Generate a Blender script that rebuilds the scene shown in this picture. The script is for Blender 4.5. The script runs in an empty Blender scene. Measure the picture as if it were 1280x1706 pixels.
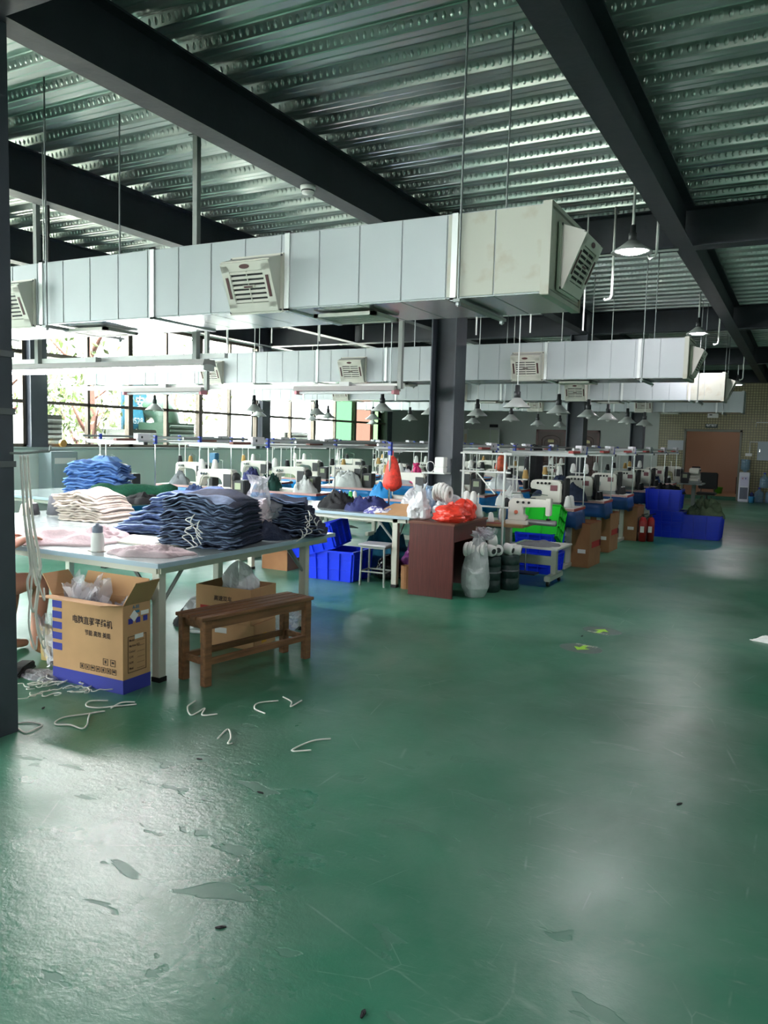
import bpy, bmesh, math, random
from math import pi, sin, cos, radians as R
from mathutils import Vector, Matrix, noise, Euler
sc = bpy.context.scene
COL = sc.collection
rnd = random.Random(7)

# ------------------------------------------------------------------ camera
F, CX, CY = 1310.0, 640.0, 853.0
CAM_H = 1.55
yv = Vector((1340 - CX, 750 - CY, F)).normalized()            # world Y (down the hall) in camera axes
pv = Vector((340 - CX, 750 - 27 - CY, F))
uv = yv.cross(pv).normalized()
if uv.y > 0: uv = -uv
xv = yv.cross(uv)
cam = bpy.data.cameras.new('camera'); camo = bpy.data.objects.new('camera', cam); COL.objects.link(camo)
cam.sensor_fit = 'HORIZONTAL'; cam.sensor_width = 36; cam.lens = F / 1280 * 36
cam.clip_start = .05; cam.clip_end = 300
mw = Matrix(((xv.x, -xv.y, -xv.z, 0), (yv.x, -yv.y, -yv.z, 0), (uv.x, -uv.y, -uv.z, CAM_H), (0, 0, 0, 1)))
camo.matrix_world = mw
sc.camera = camo

# ------------------------------------------------------------------ world, daylight, exposure
sc.view_settings.view_transform = 'Standard'; sc.view_settings.look = 'None'
sc.view_settings.gamma = 1; sc.view_settings.use_curve_mapping = False
sc.view_settings.exposure = 1.72
SKY = 8.0
w = bpy.data.worlds.new('sky'); sc.world = w; w.use_nodes = True
wn = w.node_tree.nodes; bg = wn['Background']
bg.inputs[0].default_value = (0.93, 0.98, 1.0, 1); bg.inputs[1].default_value = SKY
sc.cycles.max_bounces = 7; sc.cycles.diffuse_bounces = 4; sc.cycles.glossy_bounces = 3
sc.cycles.transmission_bounces = 4; sc.cycles.transparent_max_bounces = 12
sc.cycles.caustics_reflective = False; sc.cycles.caustics_refractive = False
sc.cycles.sample_clamp_indirect = 6.0; sc.cycles.use_denoising = True
try: sc.cycles.use_light_tree = True
except Exception: pass
XW = -10.5                                                   # window wall
def portal(loc, rot, sx, sy):
    l = bpy.data.lights.new('window_portal', 'AREA'); l.shape = 'RECTANGLE'; l.size = sx; l.size_y = sy
    l.cycles.is_portal = True
    o = bpy.data.objects.new('window_portal', l); COL.objects.link(o); o.location = loc; o.rotation_euler = rot
for y0, y1 in ((-8.9, -3.6), (-3.1, 2.2), (2.7, 8.0), (8.5, 13.8), (14.3, 19.6)):
    portal((XW - .2, (y0 + y1) / 2, 2.36), (0, -pi / 2, 0), 2.2, y1 - y0)

sun = bpy.data.lights.new('sun', 'SUN'); sun.energy = 30; sun.angle = R(2); sun.color = (1, .96, .9)
suno = bpy.data.objects.new('sun', sun); COL.objects.link(suno); suno.rotation_euler = (R(12), R(24), 0)      # high sun behind the building: lights the yard, not the hall

portal((-6.8, -9.55, 2.05), (-pi / 2, 0, 0), 7.2, 2.3)

# ------------------------------------------------------------------ helpers
def lin(c): c = c / 255; return c / 12.92 if c <= .04045 else ((c + .055) / 1.055) ** 2.4
def rgb(*c): return tuple(lin(x) for x in c) + (1,)
MATS = {}
def M(name, c, rough=.6, metal=0, var=0, scale=8, bump=0, bscale=40, emit=0, stretch=None, spec=.5, c2=None, th=.5, soft=.12, trans=0, coat=0):
    if name in MATS: return MATS[name]
    m = bpy.data.materials.new(name); m.use_nodes = True; nt = m.node_tree; N = nt.nodes; L = nt.links
    b = N['Principled BSDF']; b.inputs['Roughness'].default_value = rough; b.inputs['Metallic'].default_value = metal
    b.inputs['Specular IOR Level'].default_value = spec
    if coat: b.inputs['Coat Weight'].default_value = coat; b.inputs['Coat Roughness'].default_value = .15
    col = rgb(*c); b.inputs['Base Color'].default_value = col
    tc = N.new('ShaderNodeTexCoord'); mp = N.new('ShaderNodeMapping'); L.new(tc.outputs['Object'], mp.inputs[0])
    if stretch: mp.inputs['Scale'].default_value = stretch
    if var or c2:
        n = N.new('ShaderNodeTexNoise'); n.inputs['Scale'].default_value = scale; n.inputs['Detail'].default_value = 5
        L.new(mp.outputs[0], n.inputs['Vector'])
        r = N.new('ShaderNodeValToRGB'); e = r.color_ramp.elements
        if c2: e[0].position = th - soft; e[1].position = th + soft; e[0].color = col; e[1].color = rgb(*c2)
        else:
            e[0].position = .25; e[1].position = .75
            e[0].color = tuple(x * (1 - var) for x in col[:3]) + (1,); e[1].color = tuple(min(1, x * (1 + var)) for x in col[:3]) + (1,)
        L.new(n.outputs['Fac'], r.inputs[0]); L.new(r.outputs[0], b.inputs['Base Color'])
    if bump:
        n2 = N.new('ShaderNodeTexNoise'); n2.inputs['Scale'].default_value = bscale; n2.inputs['Detail'].default_value = 4
        L.new(mp.outputs[0], n2.inputs['Vector'])
        bp = N.new('ShaderNodeBump'); bp.inputs['Strength'].default_value = bump; bp.inputs['Distance'].default_value = .02
        L.new(n2.outputs['Fac'], bp.inputs['Height']); L.new(bp.outputs[0], b.inputs['Normal'])
    if emit:
        b.inputs['Emission Color'].default_value = col; b.inputs['Emission Strength'].default_value = emit
    if trans:
        t = N.new('ShaderNodeBsdfTransparent'); mx = N.new('ShaderNodeMixShader'); mx.inputs[0].default_value = trans
        t.inputs[0].default_value = (1, 1, 1, 1)
        L.new(b.outputs[0], mx.inputs[1]); L.new(t.outputs[0], mx.inputs[2]); L.new(mx.outputs[0], N['Material Output'].inputs[0])
    MATS[name] = m; return m

class MB:
    def __init__(s): s.v = []; s.f = []; s.m = []
    def add(s, vs, fs, mi=0):
        o = len(s.v); s.v += [tuple(p) for p in vs]; s.f += [tuple(i + o for i in f) for f in fs]; s.m += [mi] * len(fs); return s
    def box(s, c, d, rz=0, mat=None, mi=0):
        x, y, z = d[0] / 2, d[1] / 2, d[2] / 2
        P = [Vector((a * x, b * y, e * z)) for e in (-1, 1) for a, b in ((-1, -1), (1, -1), (1, 1), (-1, 1))]
        if rz:
            m = Matrix.Rotation(rz, 3, 'Z'); P = [m @ p for p in P]
        if mat: P = [mat @ p for p in P]
        return s.add([p + Vector(c) for p in P], [(3, 2, 1, 0), (4, 5, 6, 7), (0, 1, 5, 4), (1, 2, 6, 5), (2, 3, 7, 6), (3, 0, 4, 7)], mi)
    def bb(s, x0, x1, y0, y1, z0, z1, mi=0): return s.box(((x0 + x1) / 2, (y0 + y1) / 2, (z0 + z1) / 2), (abs(x1 - x0), abs(y1 - y0), abs(z1 - z0)), mi=mi)
    def tube(s, pts, r, n=8, caps=True, mi=0):
        pts = [Vector(p) for p in pts]; rr = r if isinstance(r, (list, tuple)) else [r] * len(pts)
        vs = []; nrm = None
        for i, p in enumerate(pts):
            t = (pts[min(i + 1, len(pts) - 1)] - pts[max(i - 1, 0)]).normalized()
            if nrm is None: nrm = t.orthogonal().normalized()
            nrm = (nrm - t * nrm.dot(t))
            nrm = nrm.normalized() if nrm.length > 1e-6 else t.orthogonal().normalized()
            b = t.cross(nrm)
            vs += [p + (nrm * cos(2 * pi * k / n) + b * sin(2 * pi * k / n)) * rr[i] for k in range(n)]
        fs = [(i * n + k, i * n + (k + 1) % n, (i + 1) * n + (k + 1) % n, (i + 1) * n + k) for i in range(len(pts) - 1) for k in range(n)]
        if caps: fs += [tuple(range(n))[::-1], tuple(range((len(pts) - 1) * n, len(pts) * n))]
        return s.add(vs, fs, mi)
    def lathe(s, prof, n=16, c=(0, 0, 0), mi=0, ax='Z'):
        vs = []
        for r, z in prof:
            for k in range(n):
                a = 2 * pi * k / n; p = (r * cos(a), r * sin(a), z)
                if ax == 'X': p = (z, r * cos(a), r * sin(a))
                if ax == 'Y': p = (r * cos(a), z, r * sin(a))
                vs.append((p[0] + c[0], p[1] + c[1], p[2] + c[2]))
        m = len(prof)
        fs = [(i * n + k, i * n + (k + 1) % n, (i + 1) * n + (k + 1) % n, (i + 1) * n + k) for i in range(m - 1) for k in range(n)]
        if prof[0][0] > 1e-5: fs.append(tuple(range(n))[::-1])
        if prof[-1][0] > 1e-5: fs.append(tuple(range((m - 1) * n, m * n)))
        return s.add(vs, fs, mi)
    def prism(s, poly, y0, y1, mi=0, ax='Y'):
        n = len(poly)
        def P(u, t, v): return {'Y': (u, t, v), 'X': (t, u, v), 'Z': (u, v, t)}[ax]
        vs = [P(u, y0, v) for u, v in poly] + [P(u, y1, v) for u, v in poly]
        return s.add(vs, [tuple(range(n)), tuple(range(2 * n - 1, n - 1, -1))] + [(i, i + n, (i + 1) % n + n, (i + 1) % n) for i in range(n)], mi)
    def mesh(s, name, mats, bevel=0, smooth=False, seg=2):
        me = bpy.data.meshes.new(name); me.from_pydata(s.v, [], s.f)
        for m in (mats if isinstance(mats, (list, tuple)) else [mats]): me.materials.append(m)
        if any(s.m): me.polygons.foreach_set('material_index', s.m)
        bm = bmesh.new(); bm.from_mesh(me)
        bmesh.ops.recalc_face_normals(bm, faces=bm.faces)
        if bevel: bmesh.ops.bevel(bm, geom=list(bm.edges), offset=bevel, segments=seg, affect='EDGES', clamp_overlap=True)
        bm.to_mesh(me); bm.free()
        if smooth: me.polygons.foreach_set('use_smooth', [True] * len(me.polygons))
        return me
    def build(s, name, mats, parent=None, bevel=0, smooth=False, loc=None, rz=0, seg=2):
        return put(name, s.mesh(name, mats, bevel, smooth, seg), parent, loc, rz)
KIDS = {}
def put(name, me, parent=None, loc=None, rz=0):
    o = bpy.data.objects.new(name, me); COL.objects.link(o)
    if parent: o.parent = parent; KIDS.setdefault(parent.name, []).append(o)
    if loc is not None: o.location = loc
    if rz: o.rotation_euler = rz if isinstance(rz, (tuple, list)) else (0, 0, rz)
    return o
def tag(o, label=None, cat=None, group=None, kind=None):
    if label: o['label'] = label
    if cat: o['category'] = cat
    if group: o['group'] = group
    if kind: o['kind'] = kind
    return o
def T(name, label, cat, loc=(0, 0, 0), rz=0, group=None, kind=None):
    return tag(put(name, None, None, loc, rz), label, cat, group, kind)
def copy_tree(o, parent=None):
    c = o.copy(); COL.objects.link(c); c.parent = parent
    if parent: KIDS.setdefault(parent.name, []).append(c)
    for ch in list(KIDS.get(o.name, [])): copy_tree(ch, c)
    return c
def dup(o, loc=None, rz=None, label=None, group=None):
    c = copy_tree(o)
    if loc is not None: c.location = loc
    if rz is not None: c.rotation_euler = (0, 0, rz)
    if label: c['label'] = label
    if group: c['group'] = group
    return c
def text(s, size, mat, parent, loc, rot, name='lettering', align='CENTER', sx=1.0):
    cu = bpy.data.curves.new('t', 'FONT'); cu.body = s; cu.size = size; cu.align_x = align; cu.align_y = 'CENTER'; cu.resolution_u = 2
    cu.offset = size * .02
    o = bpy.data.objects.new('t', cu); COL.objects.link(o)
    dg = bpy.context.evaluated_depsgraph_get()
    me = bpy.data.meshes.new_from_object(o.evaluated_get(dg)); me.name = name
    bpy.data.objects.remove(o); bpy.data.curves.remove(cu)
    me.materials.clear(); me.materials.append(mat)
    if sx != 1: me.transform(Matrix.Diagonal((sx, 1, 1, 1)))
    return put(name, me, parent, loc, rot)
FRONT = (pi / 2, 0, 0); SIDE = (pi / 2, 0, pi / 2)          # text facing -Y / +X
ORD = ['nearest', 'second', 'third', 'fourth', 'fifth', 'sixth', 'seventh', 'eighth', 'ninth', 'tenth', 'eleventh', 'twelfth']
def nz(x, y=0, z=0): return noise.noise(Vector((x, y, z)))

# ------------------------------------------------------------------ materials
WHITE = M('white_paint', (205, 208, 205), .5)
STEEL = M('dark_blue_grey_steel', (34, 40, 48), .55, var=.25, scale=3, bump=.15, bscale=12)
STEELC = M('column_steel', (64, 70, 78), .5, var=.3, scale=2.5, bump=.15, bscale=9)
GALV = M('galvanised_deck', (198, 205, 201), .28, .87, var=.16, scale=1.6, bump=.12, bscale=5, stretch=(.35, 3, 1))
DUCT = M('duct_panel', (182, 190, 192), .45, var=.05, scale=1.2)
DUCTB = M('duct_foil_bottom', (190, 200, 198), .22, .85, var=.15, scale=2, bump=.15, bscale=3)
DUCTR = M('duct_panel_rusty', (180, 183, 170), .5, c2=(150, 112, 62), th=.68, soft=.14, scale=4.5)
SEAM = M('duct_seam', (226, 230, 228), .35, .3)
CREAM = M('vent_plastic', (206, 206, 194), .45)
BLACK = M('black', (14, 14, 16), .6)
MAROON = M('vent_maroon', (78, 40, 42), .5)
PVC = M('white_pvc', (222, 224, 220), .4)
ROD = M('zinc_rod', (140, 145, 145), .4, .8)
WALLG = M('grey_wall_paint', (188, 194, 190), .7, var=.05, scale=1.5)
WALLT = M('tall_wall_paint', (205, 214, 208), .65, var=.04, scale=1)
BROWN = M('bronze_window_frame', (96, 86, 76), .45, .4)
GREYM = M('grey_paint_metal', (140, 146, 142), .5, .2)
DGREY = M('dark_grey_plastic', (44, 46, 48), .5)
CHROME = M('chrome', (200, 200, 200), .18, 1)
BLUE = M('blue_crate', (18, 56, 232), .35, spec=.5)
GREENC = M('green_crate', (18, 196, 40), .38, spec=.6)
CARD = M('cardboard', (188, 146, 104), .85, var=.08, scale=6)
CARDD = M('cardboard_dark', (148, 106, 70), .85, var=.12, scale=6)
PBLUE = M('print_blue', (52, 58, 150), .8)
PDARK = M('print_dark', (52, 36, 32), .85)
PRED = M('print_red', (170, 40, 34), .8)
PAPER = M('paper_white', (228, 228, 224), .8)
TOP = M('table_laminate', (152, 164, 164), .22, var=.03, scale=2, coat=.4)
TEDGE = M('table_edge_blue', (160, 182, 196), .4)
TLEG = M('table_leg_beige', (196, 196, 184), .45, .2)
BRED = M('edge_red', (168, 62, 58), .5)
SKIRT = M('blue_trough_sheet', (12, 124, 196), .4, var=.12, scale=6, bump=.3, bscale=10)
MACH = M('machine_white', (220, 216, 206), .3, coat=.3)
BLUEP = M('bracket_blue', (34, 60, 168), .4)
WOOD = M('old_wood', (126, 86, 54), .6, var=.4, scale=3, stretch=(14, 1.2, 14), bump=.3, bscale=30)
WOODL = M('plywood_edge', (176, 142, 104), .6, var=.12, scale=5)
MAHOG = M('mahogany_laminate', (86, 38, 34), .4, var=.3, scale=6, stretch=(20, 20, 1))
DOORB = M('brown_door', (74, 40, 32), .4, var=.15, scale=5)
DENIM = M('denim_dark', (38, 48, 72), .9, var=.35, scale=18, bump=.4, bscale=60)
DENIML = M('denim_light_edge', (126, 146, 178), .9, var=.3, scale=30)
DENIMM = M('denim_mid', (70, 90, 136), .9, var=.35, scale=12, bump=.4, bscale=50)
DENIMB = M('denim_blue', (64, 104, 168), .9, var=.3, scale=10, bump=.4, bscale=50)
DENIMBL = M('denim_blue_edge', (110, 150, 205), .9, var=.2, scale=20)
PINKW = M('pale_pink_cotton', (200, 182, 185), .9, var=.06, scale=14, bump=.3, bscale=40)
CREAMC = M('cream_cotton', (182, 170, 160), .9, var=.06, scale=14, bump=.3, bscale=40)
GREENK = M('green_knit', (18, 78, 56), .95, var=.25, scale=50, bump=.5, bscale=70)
BLACKC = M('black_cloth', (24, 24, 28), .9, var=.3, scale=12, bump=.3, bscale=30)
NAVYC = M('navy_cloth', (38, 44, 96), .85, var=.4, scale=14, bump=.3, bscale=30)
WHITEC = M('white_cloth', (214, 216, 214), .85, var=.08, scale=8, bump=.3, bscale=30)
OLIVE = M('olive_cloth', (110, 124, 96), .9, var=.4, scale=8, bump=.3, bscale=30)
RED = M('red_bag', (222, 62, 44), .35, var=.2, scale=9, bump=.4, bscale=18)
PINK = M('pink_bag', (224, 40, 120), .4, var=.15, scale=9)
PLAST = M('white_plastic_bag', (222, 224, 228), .25, var=.06, scale=6, bump=.5, bscale=14, trans=.18)
CLEAR = M('clear_plastic', (226, 224, 232), .1, bump=.6, bscale=22, trans=.62, spec=1.0)
DKGRN = M('dark_green_roll', (22, 44, 42), .35, var=.2, scale=10, bump=.3, bscale=20)
LAMPW = M('lamp_enamel', (170, 174, 170), .35)
GLOW = M('lamp_glow', (255, 248, 255), .5, emit=95)
TUBE = M('tube_glow', (255, 250, 252), .5, emit=46)
LED = M('led_glow', (250, 252, 255), .5, emit=6)
LEDOFF = M('led_bar_white', (216, 220, 220), .35)
SKIN = M('skin', (204, 146, 122), .55)
HAIR = M('hair', (22, 20, 20), .5)
ROPE = M('white_elastic', (226, 224, 216), .8)
EXT = M('extinguisher_red', (150, 16, 20), .3, coat=.4)
GREYC = M('grey_cloth', (112, 116, 120), .9, var=.1, scale=10)
PURP = M('purple_bag', (110, 44, 110), .4, var=.3, scale=9, bump=.4, bscale=18)

# floor: worn green epoxy paint
def floor_mat():
    m = bpy.data.materials.new('green_floor_paint'); m.use_nodes = True; nt = m.node_tree; N = nt.nodes; L = nt.links
    b = N['Principled BSDF']; tc = N.new('ShaderNodeTexCoord')
    def nse(sc_, det=5, st=(1, 1, 1), rough=.55, dist=0):
        mp = N.new('ShaderNodeMapping'); mp.inputs['Scale'].default_value = st; L.new(tc.outputs['Object'], mp.inputs[0])
        n = N.new('ShaderNodeTexNoise'); n.inputs['Scale'].default_value = sc_; n.inputs['Detail'].default_value = det
        n.inputs['Roughness'].default_value = rough; n.inputs['Distortion'].default_value = dist
        L.new(mp.outputs[0], n.inputs['Vector']); return n.outputs['Fac']
    def ramp(f, a, b_, c0, c1):
        r = N.new('ShaderNodeValToRGB'); e = r.color_ramp.elements; e[0].position = a; e[1].position = b_; e[0].color = c0; e[1].color = c1
        L.new(f, r.inputs[0]); return r.outputs[0]
    def mix(f, a, b_, t='MIX'):
        x = N.new('ShaderNodeMixRGB'); x.blend_type = t
        for i, v in ((0, f), (1, a), (2, b_)):
            if hasattr(v, 'links'): L.new(v, x.inputs[i])
            else: x.inputs[i].default_value = v
        return x.outputs[0]
    W1 = (1, 1, 1, 1); K = (0, 0, 0, 1)
    base = ramp(nse(.7, 6), .3, .72, rgb(12, 86, 60), rgb(42, 122, 92))
    haze = ramp(nse(1.2, 8, (1, .8, 1), .62, .3), .38, .76, K, (.58, .58, .58, 1))
    c = mix(haze, base, rgb(116, 146, 130))
    sc1 = ramp(nse(3.2, 8, (1, 6, 1), .7, 1.2), .6, .70, K, (.4, .4, .4, 1))
    sc2 = ramp(nse(3.0, 8, (7, 1, 1), .7, 1.5), .65, .71, K, (.25, .25, .25, 1))
    c = mix(sc1, c, rgb(130, 150, 138)); c = mix(sc2, c, rgb(120, 146, 132))
    for vs_, wd, am in ((.8, .0035, .4), (1.9, .004, .3)):
        vo = N.new('ShaderNodeTexVoronoi'); vo.feature = 'DISTANCE_TO_EDGE'; vo.inputs['Scale'].default_value = vs_; L.new(tc.outputs['Object'], vo.inputs['Vector'])
        mk = N.new('ShaderNodeMixRGB'); mk.blend_type = 'MULTIPLY'; mk.inputs[0].default_value = 1
        L.new(ramp(vo.outputs['Distance'], 0, wd, (am, am, am, 1), K), mk.inputs[1]); L.new(ramp(nse(2.4 + vs_, 4), .52, .62, K, W1), mk.inputs[2])
        c = mix(mk.outputs[0], c, rgb(150, 170, 158))
    sp = ramp(nse(24, 2), .78, .8, K, (.5, .5, .5, 1)); c = mix(sp, c, rgb(170, 176, 166))
    L.new(c, b.inputs['Base Color'])
    L.new(ramp(nse(1.6, 6), .3, .7, (.2, .2, .2, 1), (.34, .34, .34, 1)), b.inputs['Roughness'])
    b.inputs['Specular IOR Level'].default_value = .55
    # worn, peeling zone of the paint near the front table; smoother elsewhere
    sub = N.new('ShaderNodeVectorMath'); sub.operation = 'DISTANCE'; L.new(tc.outputs['Object'], sub.inputs[0]); sub.inputs[1].default_value = (-2.3, 1.75, 0)
    zone = N.new('ShaderNodeMapRange'); zone.inputs[1].default_value = .4; zone.inputs[2].default_value = 2.3; zone.inputs[3].default_value = 1; zone.inputs[4].default_value = .12; L.new(sub.outputs['Value'], zone.inputs[0])
    patch = ramp(nse(3.4, 4, (1, 1.9, 1), .5, .5), .63, .642, K, W1)
    fine = nse(34, 6, (1, 1.2, 1), .65); mid = nse(9, 6, (1, 1.3, 1), .62, .6)
    def math(op, a_, b_):
        x = N.new('ShaderNodeMath'); x.operation = op
        for i, v in ((0, a_), (1, b_)):
            if hasattr(v, 'links'): L.new(v, x.inputs[i])
            else: x.inputs[i].default_value = v
        return x.outputs[0]
    flatp = math('SUBTRACT', 1, math('MULTIPLY', patch, .85))
    hgt = math('SUBTRACT', math('MULTIPLY', math('ADD', math('MULTIPLY', mid, 1.4), fine), math('MULTIPLY', flatp, zone.outputs[0])), math('MULTIPLY', math('MULTIPLY', patch, zone.outputs[0]), .12))
    bp = N.new('ShaderNodeBump'); bp.inputs['Strength'].default_value = .2; bp.inputs['Distance'].default_value = .012
    L.new(hgt, bp.inputs['Height']); L.new(bp.outputs[0], b.inputs['Normal'])
    rr_ = math('ADD', math('SUBTRACT', ramp(nse(1.6, 6), .3, .7, (.31, .31, .31, 1), (.43, .43, .43, 1)), math('MULTIPLY', zone.outputs[0], .11)), math('MULTIPLY', math('MULTIPLY', patch, zone.outputs[0]), .22)); L.new(rr_, b.inputs['Roughness'])
    pz = math('MULTIPLY', math('MULTIPLY', patch, zone.outputs[0]), .3)
    L.new(mix(pz, c, rgb(70, 100, 92)), b.inputs['Base Color'])
    return m
def tile_mat():
    m = bpy.data.materials.new('mosaic_tile_wall'); m.use_nodes = True; N = m.node_tree.nodes; L = m.node_tree.links; b = N['Principled BSDF']
    tc = N.new('ShaderNodeTexCoord'); mp = N.new('ShaderNodeMapping'); mp.inputs['Rotation'].default_value = (pi / 2, 0, 0)
    L.new(tc.outputs['Object'], mp.inputs[0])
    br = N.new('ShaderNodeTexBrick'); br.offset = 0; br.inputs['Scale'].default_value = 1; br.inputs['Brick Width'].default_value = .075
    br.inputs['Row Height'].default_value = .075; br.inputs['Mortar Size'].default_value = .009
    br.inputs['Color1'].default_value = rgb(158, 150, 108); br.inputs['Color2'].default_value = rgb(146, 138, 98); br.inputs['Mortar'].default_value = rgb(92, 86, 62)
    L.new(mp.outputs[0], br.inputs['Vector']); L.new(br.outputs['Color'], b.inputs['Base Color']); b.inputs['Roughness'].default_value = .35
    return m
def glass_mat(name, tint, fac):
    m = bpy.data.materials.new(name); m.use_nodes = True; N = m.node_tree.nodes; L = m.node_tree.links
    N.remove(N['Principled BSDF']); t = N.new('ShaderNodeBsdfTransparent'); t.inputs[0].default_value = tint
    g = N.new('ShaderNodeBsdfGlossy'); g.inputs['Roughness'].default_value = .02; mx = N.new('ShaderNodeMixShader'); mx.inputs[0].default_value = fac
    L.new(t.outputs[0], mx.inputs[1]); L.new(g.outputs[0], mx.inputs[2]); L.new(mx.outputs[0], N['Material Output'].inputs[0]); return m
GLASS = glass_mat('window_glass', (.95, .98, .96, 1), .04)
GLASSG = glass_mat('green_tinted_glass', (.15, .23, .165, 1), .04)
GLASSL = glass_mat('pale_green_glass', (.19, .25, .17, 1), .04)
GLASSP = glass_mat('pale_rose_glass', (.22, .16, .135, 1), .04)
BOTTLE = M('water_bottle_blue', (120, 160, 190), .08, trans=.5, spec=.8)

# ------------------------------------------------------------------ room shell
ZC, ZB = 3.83, 3.46                                         # deck underside, beam underside
YB = 25.6
MB().bb(XW - .15, 4.2, -9.4, YB + 3.6, -.12, 0).build('floor', floor_mat())['kind'] = 'structure'
def wall(name, mat, *boxes):
    m = MB()
    for b in boxes: m.bb(*b)
    o = m.build(name, mat); o['kind'] = 'structure'; return o
# corrugated steel deck
def deck():
    per = .315; prof = [(0, 0), (.055, 0), (.063, .007), (.071, 0), (.125, 0), (.131, .006), (.147, .072), (.153, .078), (.205, .078), (.213, .071), (.221, .078), (.285, .078), (.291, .072), (.309, .006), (.315, 0)]
    n = int((YB + 9.6) / per) + 1; x0, x1 = XW - .1, 4.1
    m = MB(); vs = []
    for i in range(n):
        for y, z in prof[:-1]: vs.append((-9.4 + i * per + y, ZC + z))
    m.add([(x, y, z) for y, z in vs for x in (x0, x1)], [(2 * i, 2 * i + 1, 2 * i + 3, 2 * i + 2) for i in range(len(vs) - 1)])
    c = m.build('ceiling', GALV); c['kind'] = 'structure'
    d = MB()                                                # pressed dimples on the sloping rib sides
    for i in range(n):
        yb = -9.4 + i * per + .291
        if yb < 1.6 or yb > 12.5: continue
        xa = -10 if yb > 6 else -6.5
        k = 0; x = xa
        while x < (1.0 if yb > 4 else .3):
            cpt = Vector((x, yb + .009, ZC + .039)); t = Vector((0, .018, -.066)).normalized(); nn = Vector((0, -.066, -.018)).normalized()
            ring = [cpt + Vector((cos(a) * .014, 0, 0)) + t * sin(a) * .023 for a in [2 * pi * q / 6 for q in range(6)]]
            d.add(ring + [cpt + nn * .013], [(q, (q + 1) % 6, 6) for q in range(6)])
            x += .05
    dd = d.build('dimple', GALV, c, smooth=True); dd['kind'] = 'stuff'
    sl = wall('trim_1', M('roof_slab', (120, 120, 118), .9), (XW - .3, 4.3, -9.6, YB + .3, ZC + .09, ZC + .3))
deck()
# steel frame
BX = [-10.3, -8.17, -5.83, -3.5, -1.15, 1.2, 3.5]
GY = [-3.35, 2.45, 8.25, 14.05, 19.85, 25.4]
def ibeam(name, L, axis, parent, wid=.17):
    m = MB(); h = ZC - ZB
    for z0, z1, ww in ((ZB, ZB + .014, wid), (ZB + .014, ZC - .014, .012), (ZC - .014, ZC, wid)):
        if axis == 'Y': m.bb(-ww / 2, ww / 2, L[0], L[1], z0, z1)
        else: m.bb(L[0], L[1], -ww / 2, ww / 2, z0, z1)
    return m
bn = ['beside the window wall', 'second from the window wall', 'third from the window wall', 'over the row of steel columns', 'over the right aisle', 'right of the aisle', 'beside the right wall']
for i, x in enumerate(BX):
    segs = [(-9.3, GY[0])] + list(zip(GY[:-1], GY[1:]))
    m = MB()
    for a, b in segs:
        mm = ibeam('b', (a + .1, b - .1), 'Y', None); m.add(mm.v, mm.f)
    o = m.build('steel_beam', STEEL, loc=(x, 0, 0)); tag(o, 'dark painted steel roof beam running down the hall, ' + bn[i], 'beam', 'roof beams', 'structure')
for i, y in enumerate(GY):
    m = ibeam('g', (XW + .02, 4.0), 'X', None, .2)
    o = m.build('steel_girder', STEEL, loc=(0, y, 0)); tag(o, 'dark steel cross girder spanning the hall, %s from the camera' % ORD[max(0, i - 1)] if i else 'dark steel cross girder behind the camera', 'girder', 'cross girders', 'structure')
SILL_ = 1.28
cn = ['behind the camera line', 'at the left edge in the foreground', 'in the middle with a small shelf on it', 'further back behind the aisle machines', 'farthest one in front of the grey back wall']
for i, y in enumerate(GY[:5]):
    for x, lab in ((-3.625 if i == 1 else -3.6, 'dark steel H column ' + cn[i]), (XW - .06, 'dark steel column on the window wall, ' + ['behind the camera', 'left of the view', 'nearest in view', 'between the two window bays', 'at the far end of the windows'][i])):
        t = T('steel_column', lab, 'column', (x, y, 0), 0, 'steel columns', 'structure')
        fw = .3; zb = 0 if x > -5 else SILL_
        MB().bb(-.15, -.135, -fw / 2, fw / 2, zb, ZB).build('flange', STEELC, t)
        MB().bb(.135, .15, -fw / 2, fw / 2, zb, ZB).build('flange', STEELC, t)
        MB().bb(-.135, .135, -.006, .006, zb, ZB).build('web', STEELC, t)
        MB().bb(-.148, .148, -.148, .148, zb, zb + .02).build('base_plate', STEELC, t)
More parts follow.
